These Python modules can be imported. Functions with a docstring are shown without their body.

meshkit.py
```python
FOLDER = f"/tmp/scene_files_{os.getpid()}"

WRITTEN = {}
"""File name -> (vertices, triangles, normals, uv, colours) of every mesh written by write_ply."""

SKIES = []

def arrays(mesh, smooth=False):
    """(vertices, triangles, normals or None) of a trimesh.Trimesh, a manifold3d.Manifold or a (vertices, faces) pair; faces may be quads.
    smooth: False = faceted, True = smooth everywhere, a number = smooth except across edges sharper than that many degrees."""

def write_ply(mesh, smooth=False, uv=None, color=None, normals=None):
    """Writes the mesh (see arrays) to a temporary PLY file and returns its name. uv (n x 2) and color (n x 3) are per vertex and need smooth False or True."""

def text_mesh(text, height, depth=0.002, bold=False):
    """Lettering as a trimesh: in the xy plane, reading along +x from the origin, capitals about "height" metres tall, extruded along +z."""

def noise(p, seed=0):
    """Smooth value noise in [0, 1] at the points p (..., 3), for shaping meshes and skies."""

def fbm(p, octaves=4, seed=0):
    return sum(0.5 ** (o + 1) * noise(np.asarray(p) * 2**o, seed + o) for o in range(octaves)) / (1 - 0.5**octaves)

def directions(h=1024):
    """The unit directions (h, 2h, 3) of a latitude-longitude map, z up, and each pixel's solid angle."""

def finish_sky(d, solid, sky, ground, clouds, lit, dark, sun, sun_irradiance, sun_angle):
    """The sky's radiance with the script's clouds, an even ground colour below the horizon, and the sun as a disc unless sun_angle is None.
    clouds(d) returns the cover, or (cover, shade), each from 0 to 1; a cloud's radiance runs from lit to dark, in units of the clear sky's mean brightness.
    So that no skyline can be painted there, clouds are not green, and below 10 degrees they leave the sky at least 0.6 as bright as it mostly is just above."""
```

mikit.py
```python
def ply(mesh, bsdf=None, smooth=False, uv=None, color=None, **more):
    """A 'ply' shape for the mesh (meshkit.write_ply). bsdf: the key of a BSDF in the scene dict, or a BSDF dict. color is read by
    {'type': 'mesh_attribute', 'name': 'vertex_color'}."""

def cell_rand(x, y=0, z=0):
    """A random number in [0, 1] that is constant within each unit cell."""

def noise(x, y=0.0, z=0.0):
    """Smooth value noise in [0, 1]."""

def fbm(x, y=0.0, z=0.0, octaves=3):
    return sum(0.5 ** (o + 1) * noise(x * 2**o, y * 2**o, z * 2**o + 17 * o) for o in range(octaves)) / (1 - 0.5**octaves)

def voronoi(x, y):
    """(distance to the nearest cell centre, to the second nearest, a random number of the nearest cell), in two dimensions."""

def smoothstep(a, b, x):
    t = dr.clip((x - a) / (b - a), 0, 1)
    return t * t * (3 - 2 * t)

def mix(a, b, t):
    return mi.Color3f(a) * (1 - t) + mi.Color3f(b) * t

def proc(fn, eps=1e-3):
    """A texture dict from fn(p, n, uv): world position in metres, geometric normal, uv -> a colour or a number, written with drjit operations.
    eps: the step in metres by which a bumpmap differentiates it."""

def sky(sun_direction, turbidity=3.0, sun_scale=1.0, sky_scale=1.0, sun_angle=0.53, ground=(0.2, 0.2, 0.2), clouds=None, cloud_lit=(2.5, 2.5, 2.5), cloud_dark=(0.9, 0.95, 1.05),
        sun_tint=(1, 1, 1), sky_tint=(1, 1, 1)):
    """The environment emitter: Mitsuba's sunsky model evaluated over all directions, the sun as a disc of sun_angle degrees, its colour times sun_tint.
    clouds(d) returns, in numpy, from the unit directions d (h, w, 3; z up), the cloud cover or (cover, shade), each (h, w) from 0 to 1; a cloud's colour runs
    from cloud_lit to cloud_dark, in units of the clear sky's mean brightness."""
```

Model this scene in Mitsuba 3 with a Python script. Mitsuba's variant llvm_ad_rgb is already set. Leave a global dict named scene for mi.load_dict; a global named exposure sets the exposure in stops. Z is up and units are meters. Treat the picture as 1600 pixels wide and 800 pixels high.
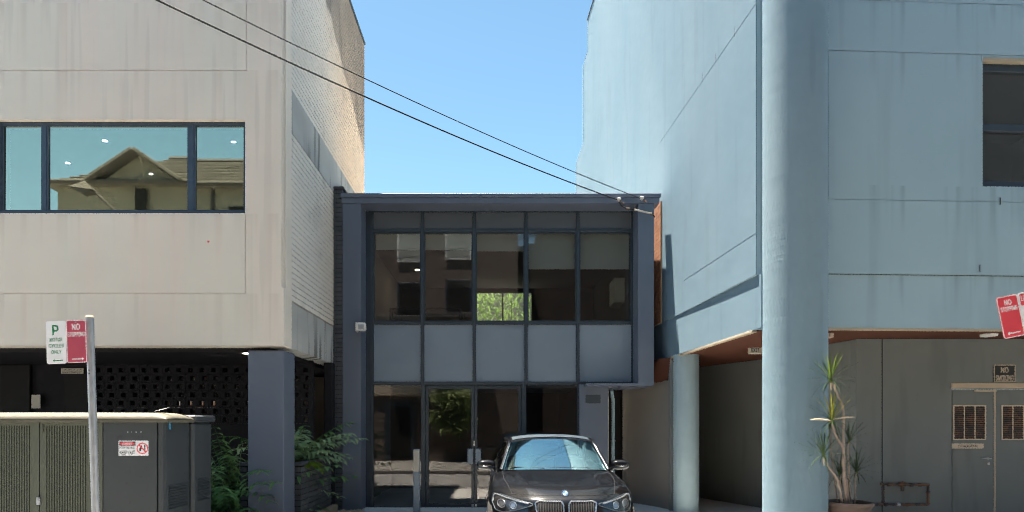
import math, random
import numpy as np, trimesh
import drjit as dr
import mitsuba as mi
import mikit, meshkit
from shapely.geometry import Polygon, box as sbox
from shapely.ops import unary_union
from scipy.interpolate import PchipInterpolator, LinearNDInterpolator
from mikit import noise, fbm, cell_rand, smoothstep, mix, proc

T = mi.ScalarTransform4f
random.seed(7)
rng = np.random.default_rng(7)
scene, labels = {}, {}

# ---------------------------------------------------------------- camera, sky, exposure
H, CX, CY, F = 1.65, 775.0, 662.0, 1000.0        # eye height; principal point and focal length in photograph pixels
scene['camera'] = {
    'type': 'perspective', 'fov': 2 * math.degrees(math.atan(800 / F)), 'fov_axis': 'x',
    'to_world': T().look_at(origin=[0, 0, H], target=[0, 10, H], up=[0, 0, 1]),
    'principal_point_offset_x': (800 - CX) / 1600, 'principal_point_offset_y': (400 - CY) / 800,
    'near_clip': 0.05, 'far_clip': 2000.0}
SUN = (-0.192, 0.139, 0.971)
scene['sky'] = mikit.sky(SUN, turbidity=3.0, sun_scale=0.90, sky_scale=0.33, sky_tint=(0.925, 1.03, 0.90), sun_tint=(0.93, 0.98, 1.06))
exposure = 4.47


def wx(px, Y): return (px - CX) / F * Y
def wz(py, Y): return H + (CY - py) / F * Y


# ---------------------------------------------------------------- helpers
def label(key, text=None, cat=None, group=None, kind=None):
    d = labels.setdefault(key, {})
    for k, v in (('label', text), ('category', cat), ('group', group), ('kind', kind)):
        if v: d[k] = v


COUNT = {}


def numbered(key):
    n = COUNT.get(key, 0)
    COUNT[key] = n + 1
    return key if n == 0 else f'{key}_{n:03d}'


def put(key, mesh, bsdf, smooth=False, **more):
    """Adds one entry; a key that is taken gets the next number."""
    if isinstance(mesh, (list, tuple)) and len(mesh) and isinstance(mesh[0], trimesh.Trimesh):
        mesh = trimesh.util.concatenate(list(mesh))
    key = numbered(key)
    scene[key] = mikit.ply(mesh, bsdf, smooth=smooth, **more)
    return key


_s = np.array([[x, y, z] for x in (-1, 1) for y in (-1, 1) for z in (-1, 1)], float)
_pts, _axis, _corner = [], [], []
for _c in _s:
    for _a in range(3):
        _q = _c * 0.8; _q[_a] = _c[_a]
        _pts.append(_q); _axis.append(_a); _corner.append(_c)
_hull = trimesh.convex.convex_hull(np.array(_pts))
from scipy.spatial import cKDTree
_idx = cKDTree(np.array(_pts)).query(_hull.vertices)[1]
_CH_C, _CH_A, _CH_F = np.array(_corner)[_idx], np.array(_axis)[_idx], np.array(_hull.faces)


def bx(x0, x1, y0, y1, z0, z1, c=0.0):
    """A box, its edges chamfered by c."""
    lo, hi = np.minimum([x0, y0, z0], [x1, y1, z1]), np.maximum([x0, y0, z0], [x1, y1, z1])
    if c <= 0:
        m = trimesh.creation.box(extents=hi - lo); m.apply_translation((lo + hi) / 2); return m
    h = (hi - lo) / 2
    c = min(c, 0.45 * h.min())
    v = _CH_C * (h - c)
    v[np.arange(len(v)), _CH_A] = _CH_C[np.arange(len(v)), _CH_A] * h[_CH_A]
    return trimesh.Trimesh(v + (lo + hi) / 2, _CH_F, process=False)


def prism(poly, d):
    parts = [trimesh.creation.extrude_polygon(g, d, engine='earcut') for g in getattr(poly, 'geoms', [poly]) if g.area > 1e-9]
    return trimesh.util.concatenate(parts)


def xz(poly, y0, y1):
    """Polygon in (x, z), solid from y0 (front) to y1."""
    m = prism(poly, y1 - y0)
    m.apply_transform([[1, 0, 0, 0], [0, 0, -1, y1], [0, 1, 0, 0], [0, 0, 0, 1]])
    return m


def yz(poly, x0, x1):
    """Polygon in (y, z), solid from x0 to x1."""
    m = prism(poly, x1 - x0)
    m.apply_transform([[0, 0, 1, x0], [1, 0, 0, 0], [0, 1, 0, 0], [0, 0, 0, 1]])
    return m


def xy(poly, z0, z1):
    m = prism(poly, z1 - z0); m.apply_translation([0, 0, z0]); return m


def tube(pts, r, n=8, closed=False, cap=True):
    """Swept round tube along pts; r a number or one per point."""
    p = np.asarray(pts, float); k = len(p)
    r = np.broadcast_to(np.asarray(r, float), (k,))
    t = np.roll(p, -1, 0) - np.roll(p, 1, 0) if closed else np.gradient(p, axis=0)
    t /= np.linalg.norm(t, axis=1, keepdims=True) + 1e-12
    a = np.array([0, 0, 1.0]) if abs(t[0][2]) < 0.9 else np.array([1.0, 0, 0])
    v = []
    ang = np.arange(n) * 2 * np.pi / n
    for i in range(k):
        a = a - t[i] * (a @ t[i]); a /= np.linalg.norm(a) + 1e-12
        b = np.cross(t[i], a)
        v.append(p[i] + r[i] * (np.cos(ang)[:, None] * a + np.sin(ang)[:, None] * b))
    v = np.vstack(v); f = []
    for i in range(k if closed else k - 1):
        j = (i + 1) % k
        for q in range(n):
            w = (q + 1) % n
            f += [[i * n + q, i * n + w, j * n + w], [i * n + q, j * n + w, j * n + q]]
    if cap and not closed:
        c0, c1 = len(v), len(v) + 1
        v = np.vstack([v, p[0], p[-1]])
        for q in range(n):
            w = (q + 1) % n
            f += [[c0, w, q], [c1, (k - 1) * n + q, (k - 1) * n + w]]
    return trimesh.Trimesh(v, f, process=False)


def cyl(x, y, z0, z1, r, n=32, r1=None):
    return tube([[x, y, z0], [x, y, z1]], [r, r if r1 is None else r1], n)


def rot(m, axis, deg, at=(0, 0, 0)):
    m.apply_transform(trimesh.transformations.rotation_matrix(math.radians(deg), axis, at)); return m


def text(s, height, cx, cz, y, width=None, bold=False, depth=0.0015):
    """Lettering facing -Y, centred on (cx, cz); width squeezes it."""
    m = meshkit.text_mesh(s, height, depth, bold)
    lo, hi = m.bounds
    k = 1.0 if width is None else width / (hi[0] - lo[0])
    m.apply_translation([-(lo[0] + hi[0]) / 2, -height / 2, 0]); m.apply_scale([k, 1, 1])
    m.apply_transform([[1, 0, 0, cx], [0, 0, -1, y], [0, 1, 0, cz], [0, 0, 0, 1]])
    return m


# ---------------------------------------------------------------- materials
def rgb(c): return {'type': 'rgb', 'value': list(c)} if not isinstance(c, dict) else c


def paint(name, c, rough=0.6, spec=0.4, two=True, **more):
    d = {'type': 'principled', 'base_color': rgb(c), 'roughness': rough, 'specular': spec, **more}
    scene[name] = {'type': 'twosided', 'bsdf': d} if two else d
    return name


def bumped(name, c, fn, height, rough=0.8, spec=0.25, eps=4e-3):
    scene[name] = {'type': 'twosided', 'bsdf': {'type': 'bumpmap', 'tex': proc(fn, eps), 'scale': height,
                   'bsdf': {'type': 'principled', 'base_color': rgb(c), 'roughness': rough, 'specular': spec}}}
    return name


def drips(a, z, edges, reach, seed):
    """Thin dirt runs that start under each edge height and fade out below it."""
    run = smoothstep(0.52, 0.74, fbm(a * 7.5, seed, 2.0, octaves=3)) * (0.35 + 0.65 * noise(a * 23.0, seed, 9.0))
    out = mi.Float(0)
    for e in edges:
        d = e - z
        ln = reach * (0.3 + 1.1 * noise(a * 11.0, seed + e, 4.0))
        out = dr.maximum(out, dr.select(d > 0, dr.clip(1 - d / ln, 0, 1), 0))
    return run * out


def beige_fn(p, n, uv):
    a = p.x + p.y * 1.3
    s1 = fbm(a * 2.1, p.z * 0.10, 3.0, octaves=4)
    s2 = fbm(a * 9.0, p.z * 0.35, 8.0, octaves=3)
    pink = smoothstep(0.35, 0.68, s1) * 0.5 + smoothstep(0.4, 0.75, s2) * 0.25
    c = mix((0.635, 0.605, 0.535), (0.665, 0.58, 0.515), pink)
    drip = smoothstep(0.60, 0.75, fbm(a * 13.0, p.z * 0.5, 21.0, octaves=2)) * smoothstep(0.45, 0.7, noise(a * 0.9, p.z * 0.8, 5.0))
    c = c * (1 - 0.07 * drip)
    c = mix(c, c * mi.Color3f(0.70, 0.66, 0.62), drips(a, p.z, (4.62, 6.65, 7.6, 3.49, 10.3), 0.75, 3.0) * 0.36)
    return c * (0.94 + 0.12 * fbm(p.x * 0.7, p.z * 0.9, p.y, octaves=3))


paint('mat_beige', proc(beige_fn), 0.75, 0.25)


def brick_tone(p):
    row = dr.floor(p.z / 0.086)
    off = (row - 2 * dr.floor(row / 2)) * 0.5
    return cell_rand(dr.floor(p.y / 0.24 + off), row, 4)


def cream_brick_fn(p, n, uv):
    t = brick_tone(p)
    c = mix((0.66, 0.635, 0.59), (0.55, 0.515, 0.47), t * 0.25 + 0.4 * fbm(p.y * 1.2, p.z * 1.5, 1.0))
    warm_bounce = smoothstep(10.2, 13.2, p.y)  # warm bounce off the sunlit roof, put into the brick colour towards the back
    c = c * mix((1, 1, 1), (0.98, 0.82, 0.68), warm_bounce)
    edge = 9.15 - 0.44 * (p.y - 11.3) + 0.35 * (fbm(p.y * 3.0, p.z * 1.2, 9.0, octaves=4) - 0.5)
    upper_dark = smoothstep(-0.05, 0.12, p.z - edge)  # darker above a ragged sloping line
    upper_dark = upper_dark * (0.6 + 0.4 * fbm(p.y * 1.6, p.z * 0.8, 3.0, octaves=3))
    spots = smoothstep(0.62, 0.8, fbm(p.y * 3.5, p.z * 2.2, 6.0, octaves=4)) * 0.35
    return mix(c, (0.16, 0.135, 0.12), dr.clip(upper_dark * 0.85 + spots * 0.5, 0, 0.92))


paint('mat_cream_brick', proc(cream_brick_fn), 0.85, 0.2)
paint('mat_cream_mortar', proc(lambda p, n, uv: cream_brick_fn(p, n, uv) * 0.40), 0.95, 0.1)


def concrete_fn(p, n, uv):
    a = p.y + p.x
    c = mix((0.42, 0.43, 0.42), (0.29, 0.30, 0.295), fbm(a * 1.6, p.z * 2.5, 2.0, octaves=4))
    streak = smoothstep(0.55, 0.78, fbm(a * 7.0, p.z * 0.7, 31.0, octaves=3)) * (0.3 + 0.7 * noise(a * 1.3, p.z * 1.5, 4.0))
    return mix(c, (0.055, 0.055, 0.055), dr.clip(streak * 0.85, 0, 0.9))


paint('mat_concrete', proc(concrete_fn), 0.85, 0.2)


def blue_col(p, n, uv):
    f = fbm(p.y * 1.2 + p.x, p.z * 0.45, 2.0, octaves=4)
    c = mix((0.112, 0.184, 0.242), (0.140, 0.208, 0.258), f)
    s = smoothstep(0.58, 0.75, fbm(p.y * 6 + p.x * 6, p.z * 0.5, 14.0, octaves=3))
    return c * (1 - 0.06 * s) * (0.97 + 0.06 * fbm(p.x * 9, p.y * 9, p.z * 9, octaves=2))


def blue_bump(p, n, uv):
    return 0.6 * fbm(p.x * 1.3 + p.y * 1.3, p.z * 0.8, 3.0, octaves=3) + 0.28 * fbm(p.x * 5 + p.y * 5, p.z * 3.0, 7.0, octaves=3) + 0.04 * noise(p.x * 60, p.y * 60, p.z * 60)


def col_bump(p, n, uv):
    w = p.z * 16 + 1.2 * noise(p.x * 3, p.y * 3, p.z * 0.7)
    return 0.6 * fbm(p.x * 2.0 + p.y * 2.0, w, 1.0, octaves=3) + 0.4 * fbm(p.x * 9, p.y * 9, p.z * 46, octaves=2)


bumped('mat_blue_render', proc(blue_col), blue_bump, 0.016)
bumped('mat_blue_column', proc(lambda p, n, uv: blue_col(p, n, uv) * mi.Color3f(1.40, 1.30, 1.22)), col_bump, 0.0036)


def blue_flat(p, n, uv):
    f = fbm(p.x * 0.8 + p.y, p.z * 0.6, 5.0, octaves=4)
    s = smoothstep(0.55, 0.8, fbm(p.x * 5, p.z * 0.4, 14.0, octaves=3))
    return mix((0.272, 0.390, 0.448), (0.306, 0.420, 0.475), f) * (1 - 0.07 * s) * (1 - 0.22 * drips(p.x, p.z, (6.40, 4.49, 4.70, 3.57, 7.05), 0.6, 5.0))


paint('mat_blue_flat', proc(blue_flat), 0.75, 0.25)
paint('mat_croft_wall', proc(lambda p, n, uv: mix((0.155, 0.172, 0.172), (0.19, 0.205, 0.198), fbm(p.x * 1.5, p.y * 1.5, p.z * 1.1, octaves=4)) * (1 - 0.10 * smoothstep(0.55, 0.75, fbm(p.x * 7, p.y * 7, p.z * 0.8, octaves=3)))), 0.8, 0.2)
paint('mat_croft_pale', proc(lambda p, n, uv: mix((0.20, 0.188, 0.17), (0.245, 0.228, 0.205), fbm(p.x * 1.5, p.y * 1.5, p.z * 1.1, octaves=4))), 0.8, 0.2)
scene['mat_pale_column'] = {'type': 'twosided', 'bsdf': {'type': 'principled', 'base_color': proc(lambda p, n, uv: blue_col(p, n, uv) * mi.Color3f(2.0, 1.75, 1.55)), 'roughness': 0.75, 'specular': 0.25}}
paint('mat_soffit_brown', (0.085, 0.033, 0.021), 0.7, 0.3)
paint('mat_drip_edge', (0.36, 0.31, 0.23), 0.7, 0.3)
paint('mat_joint', (0.07, 0.075, 0.075), 0.9, 0.1)
paint('mat_slate_paint', proc(lambda p, n, uv: mix((0.094, 0.116, 0.158), (0.110, 0.133, 0.176), fbm(p.x * 1.1, p.y, p.z * 0.7, octaves=3))), 0.5, 0.4)
paint('mat_slate_panel', proc(lambda p, n, uv: mix((0.145, 0.188, 0.235), (0.200, 0.250, 0.305), fbm(p.x * 0.9 + 3, p.y, p.z * 0.9, octaves=3))), 0.38, 0.5)
paint('mat_top_panel_shaded', (0.085, 0.10, 0.118), 0.4, 0.5)  # panel colour darkened to stand for the shade under the soffit
paint('mat_frame_dark', (0.026, 0.040, 0.054), 0.4, 0.5)
paint('mat_frame_blue', (0.035, 0.055, 0.085), 0.4, 0.5)
paint('mat_dark_brick', proc(lambda p, n, uv: mix((0.045, 0.05, 0.058), (0.075, 0.08, 0.088), cell_rand(dr.floor(p.x * 4.2 + p.y * 4.2), dr.floor(p.z / 0.086), 2) * 0.6 + 0.4 * fbm(p.x * 8, p.y * 8, p.z * 12))), 0.8, 0.25)
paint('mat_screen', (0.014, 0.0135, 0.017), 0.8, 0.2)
paint('mat_black', (0.012, 0.012, 0.013), 0.7, 0.2)
paint('mat_dim', (0.06, 0.06, 0.062), 0.8, 0.2)
paint('mat_room', (0.30, 0.30, 0.29), 0.8, 0.2)
paint('mat_tree_shade', (0.035, 0.03, 0.028), 0.8, 0.2)  # dark tone standing for tree shade on the added house
paint('mat_white', (0.72, 0.72, 0.70), 0.5, 0.4)
paint('mat_sign_white', (0.78, 0.80, 0.84), 0.35, 0.5)
paint('mat_sign_red', (0.70, 0.06, 0.085), 0.35, 0.5)
paint('mat_sign_faded', (0.42, 0.055, 0.10), 0.4, 0.5)
paint('mat_sign_green', (0.0, 0.16, 0.07), 0.4, 0.5)
paint('mat_print_black', (0.02, 0.02, 0.02), 0.5, 0.3)
paint('mat_print_tan', (0.55, 0.46, 0.36), 0.5, 0.3)
paint('mat_tan_plate', (0.42, 0.39, 0.34), 0.5, 0.3)
paint('mat_lintel', (0.46, 0.37, 0.28), 0.7, 0.3)
paint('mat_galv', proc(lambda p, n, uv: mix((0.30, 0.32, 0.35), (0.44, 0.46, 0.49), fbm(p.x * 30, p.y * 30, p.z * 14, octaves=3))), 0.45, 0.5, metallic=0.55)
paint('mat_cab_cream', proc(lambda p, n, uv: mix((0.105, 0.101, 0.077), (0.078, 0.074, 0.055), smoothstep(0.45, 0.75, fbm(p.x * 3, p.y * 6, p.z * 20, octaves=4)))), 0.65, 0.3)
paint('mat_cab_grey', proc(lambda p, n, uv: mix((0.031, 0.039, 0.044), (0.044, 0.052, 0.058), fbm(p.x * 1.3, p.y * 1.3, p.z * 0.9, octaves=4)) * (1 - 0.2 * smoothstep(0.7, 0.8, fbm(p.x * 22, p.y * 22, p.z * 14, octaves=3)))), 0.5, 0.4)
paint('mat_cab_green', proc(lambda p, n, uv: mix((0.078, 0.092, 0.066), (0.098, 0.105, 0.085), fbm(p.x * 2.3, p.y * 1.3, p.z * 0.9, octaves=4))), 0.55, 0.35)
paint('mat_cab_dark', (0.030, 0.035, 0.026), 0.7, 0.2)
paint('mat_house_grey', (0.085, 0.10, 0.11), 0.8, 0.2)
paint('mat_blue_mark', (0.05, 0.35, 0.62), 0.5, 0.4)
paint('mat_orange_brick', proc(lambda p, n, uv: mix((0.36, 0.20, 0.13), (0.27, 0.135, 0.09), cell_rand(dr.floor(p.y * 4.2), dr.floor(p.z / 0.086), 5) * 0.7 + 0.3 * fbm(p.y * 9, p.z * 9, 2.0))), 0.85, 0.2)
paint('mat_mortar_tan', (0.30, 0.25, 0.19), 0.95, 0.1)
paint('mat_asphalt', proc(lambda p, n, uv: mix((0.16, 0.16, 0.16), (0.205, 0.205, 0.20), fbm(p.x * 2, p.y * 2, 1.0, octaves=5))), 0.9, 0.2)
paint('mat_paving', proc(lambda p, n, uv: mix((0.42, 0.42, 0.40), (0.50, 0.495, 0.475), fbm(p.x * 1.7, p.y * 1.7, 4.0, octaves=5))), 0.9, 0.2)
paint('mat_old_paving', proc(lambda p, n, uv: mix((0.15, 0.145, 0.135), (0.20, 0.195, 0.18), fbm(p.x * 1.7, p.y * 1.7, 4.0, octaves=5))), 0.9, 0.2)
paint('mat_yellow_line', (0.65, 0.38, 0.05), 0.8, 0.2)
paint('mat_sandstone', proc(lambda p, n, uv: mix((0.36, 0.29, 0.21), (0.25, 0.20, 0.15), fbm(p.x * 6, p.y * 6, p.z * 9, octaves=4))), 0.9, 0.2)
paint('mat_roof_metal', (0.40, 0.39, 0.36), 0.5, 0.4)
paint('mat_cable', (0.012, 0.012, 0.013), 0.6, 0.3)
paint('mat_porcelain', (0.60, 0.58, 0.55), 0.3, 0.5)
paint('mat_rust', proc(lambda p, n, uv: mix((0.065, 0.05, 0.045), (0.17, 0.085, 0.05), smoothstep(0.4, 0.7, fbm(p.x * 14, p.y * 9, p.z * 14, octaves=3)))), 0.7, 0.4)
paint('mat_steel', (0.45, 0.45, 0.46), 0.3, 0.5, metallic=0.9)
paint('mat_chrome', (0.82, 0.82, 0.84), 0.12, 0.5, metallic=1.0)
paint('mat_rubber', (0.02, 0.02, 0.02), 0.8, 0.2)
paint('mat_car_paint', (0.0018, 0.0021, 0.0030), 0.08, 0.45, metallic=0.0, clearcoat=1.0, clearcoat_gloss=0.99)
paint('mat_seat', (0.035, 0.033, 0.032), 0.6, 0.3)
paint('mat_slat', (0.05, 0.05, 0.052), 0.3, 0.6)
paint('mat_dash', (0.008, 0.008, 0.009), 0.6, 0.3)
paint('mat_lamp_ring', (0.30, 0.31, 0.33), 0.2, 0.6, metallic=0.6)
paint('mat_badge_blue', (0.05, 0.22, 0.55), 0.3, 0.5)
paint('mat_terracotta', proc(lambda p, n, uv: mix((0.28, 0.155, 0.11), (0.20, 0.13, 0.10), fbm(p.x * 9, p.y * 9, p.z * 9, octaves=4))), 0.8, 0.2)
paint('mat_pot', proc(lambda p, n, uv: mix((0.17, 0.115, 0.095), (0.115, 0.09, 0.08), fbm(p.x * 7, p.y * 7, p.z * 12, octaves=4))), 0.7, 0.3)
paint('mat_soil', (0.05, 0.038, 0.028), 0.95, 0.1)
paint('mat_cane', proc(lambda p, n, uv: mix((0.38, 0.31, 0.26), (0.24, 0.18, 0.15), fbm(p.x * 8, p.y * 8, p.z * 22, octaves=3))), 0.85, 0.2)
paint('mat_bark', (0.12, 0.09, 0.065), 0.9, 0.1)
paint('mat_dead_leaf', (0.55, 0.46, 0.34), 0.8, 0.2)
paint('mat_blind', (0.30, 0.315, 0.29), 0.85, 0.2)
paint('mat_olive_render', (0.185, 0.18, 0.152), 0.8, 0.2)
paint('mat_tan_tile', proc(lambda p, n, uv: mix((0.122, 0.122, 0.118), (0.098, 0.097, 0.094), cell_rand(dr.floor(p.x * 3.2), dr.floor(p.z * 6), 3))), 0.8, 0.2)
paint('mat_brown_render', proc(lambda p, n, uv: mix((0.135, 0.11, 0.095), (0.105, 0.085, 0.075), fbm(p.x * 2, p.y, p.z * 2, octaves=4))), 0.8, 0.2)


def leaf(name, c, t=0.35, rough=0.4):
    scene[name] = {'type': 'principledthin', 'base_color': rgb(c), 'roughness': rough, 'diff_trans': t * 2, 'spec_trans': 0.0, 'eta': 1.4}
    return name


leaf('mat_leaf_fern', (0.13, 0.25, 0.095))
leaf('mat_leaf_fern_pale', (0.32, 0.46, 0.26), rough=0.3)
leaf('mat_leaf_lime', (0.15, 0.22, 0.025))
leaf('mat_leaf_dracaena', (0.040, 0.065, 0.032))
leaf('mat_leaf_gold', (0.26, 0.25, 0.03))
leaf('mat_leaf_bamboo', (0.30, 0.42, 0.14), 0.45)
leaf('mat_leaf_tree', (0.26, 0.33, 0.15), 0.3)


def pane_glass(name, ior, t, refl=(1, 1, 1)):
    scene[name] = {'type': 'thindielectric', 'int_ior': ior, 'ext_ior': 1.0, 'specular_transmittance': rgb(t), 'specular_reflectance': rgb(refl)}
    return name


pane_glass('mat_glass_coated', 4.5, (0.25, 0.32, 0.32), (1.0, 1.0, 0.72))
pane_glass('mat_glass_office', 1.62, (0.62, 0.66, 0.66))
pane_glass('mat_glass_smoked', 1.50, (0.40, 0.42, 0.42))
pane_glass('mat_glass_car', 5.0, (0.5, 0.56, 0.54), (0.55, 0.86, 0.92))
pane_glass('mat_glass_lamp', 1.4, (0.9, 0.9, 0.9))


def lamp_disc(key, x, y, z, r, power, nz=-1):
    """A lit downlight: a disc with an area emitter, facing down."""
    key = numbered(key)
    scene[key] = {'type': 'disk', 'to_world': T().translate([x, y, z]) @ T().rotate([1, 0, 0], 180) @ T().scale(r),
                  'emitter': {'type': 'area', 'radiance': {'type': 'rgb', 'value': list(power)}}}
    return key


def glass_xz(key, x0, x1, z0, z1, y, m):
    key = numbered(key)
    h = (hash((round(x0, 2), round(z0, 2))) % 1000) / 1000 - .5; h2 = (hash((round(x1, 2), round(z1, 2))) % 1000) / 1000 - .5
    scene[key] = {'type': 'rectangle', 'bsdf': {'type': 'ref', 'id': m},
                  'to_world': T().translate([(x0 + x1) / 2, y, (z0 + z1) / 2]) @ T().rotate([0, 0, 1], .35 * h) @ T().rotate([1, 0, 0], 90 + .3 * h2) @ T().scale([(x1 - x0) / 2, (z1 - z0) / 2, 1])}
    return key


# ---------------------------------------------------------------- ground
put('ground', [bx(-150, 150, -120, 160, -0.3, 0.0)], 'mat_asphalt'); label('ground', 'dark asphalt lane and surrounding ground', kind='structure')
put('forecourt', [bx(-30, 30, 9.0, 60, 0.0, 0.05, 0.01)], 'mat_paving'); label('forecourt', 'pale paved forecourt under the buildings', kind='structure')
put('pavement', [bx(-40, 40, -1.2, 3.9, 0.0, 0.12, 0.02)], 'mat_old_paving'); label('pavement', 'pale pavement across the lane', kind='structure')
put('line_marking', [rot(bx(-3.3, -2.4, 8.42, 8.52, 0.0, 0.005), [0, 0, 1], 28, (-2.85, 8.47, 0))], 'mat_yellow_line'); label('line_marking', 'short yellow painted line on the lane', kind='structure')

# ================================================================ LEFT: beige building
B = 'beige_building'
POT_PX = [146 + 18 * (round((q - 146) / 18 - .5) + .5) - 1.2 for q in (185, 222, 275, 293, 331, 312)]
BF, BXR, BYB, BZT = 9.05, -3.0, 14.60, 10.30          # facade plane, right side plane, back, roof
zs = wz(540, BF)                                       # soffit
skin = 0.014
# window opening
wx0, wx1, wz0, wz1 = wx(-9, BF), wx(383, BF), wz(333, BF), wz(187, BF)
xr_up = wx(439.5, BF)                                   # front skin ends here above the notch
zn = wz(449, BF)
face = Polygon([(-11, zs), (BXR, zs), (BXR, zn), (xr_up, zn), (xr_up, BZT), (-11, BZT)])
hole = sbox(wx0, wz0, wx1, wz1)
jx1, jx2 = wx(385.5, BF), wx(383.5, BF)
jz_top, jz_low = wz(110, BF), wz(458.5, BF)
g = 0.0045
slots = unary_union([sbox(-11, jz_top - g, jx1 + g, jz_top + g), sbox(jx1 - g, jz_top, jx1 + g, BZT),
                     sbox(-11, jz_low - g, jx2 + g, jz_low + g), sbox(jx2 - g, jz_low, jx2 + g, wz0)])
pieces = face.difference(hole).difference(slots)
for gm in sorted(pieces.geoms, key=lambda q: -q.area):
    put(B + '__facade_panel', xz(gm, BF, BF + skin), 'mat_beige')
body = Polygon([(-11, zs), (BXR, zs), (BXR, zn), (xr_up, zn), (xr_up, BZT), (-11, BZT)]).difference(hole)
put(B + '__wall', [xz(body, BF + skin, BF + 0.30), bx(-11, -10.8, BF + 0.3, BYB, 0, BZT), bx(-11, BXR - 0.3, BYB - 0.25, BYB, 2.4, BZT - 0.01),
                   bx(-11, -9.0, BYB - 0.25, BYB, 0, 2.4), xz(sbox(-9.0, 0, BXR - .3, 2.399).difference(unary_union([sbox(wx(q, 14.5) - .085, 1.9, wx(q, 14.5) + .085, 2.2) for q in POT_PX])), BYB - .25, BYB)], 'mat_beige')
# corner return of the facade: rendered edge on the side plane, with the notch in front
put(B + '__corner_pier', [bx(BXR - 0.3, BXR, BF + 0.09, 9.4, zn, BZT - 0.005, 0.004), bx(BXR - 0.3, BXR, BF + 0.301, 9.4, zs, zn - 0.002)], 'mat_beige')
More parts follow.
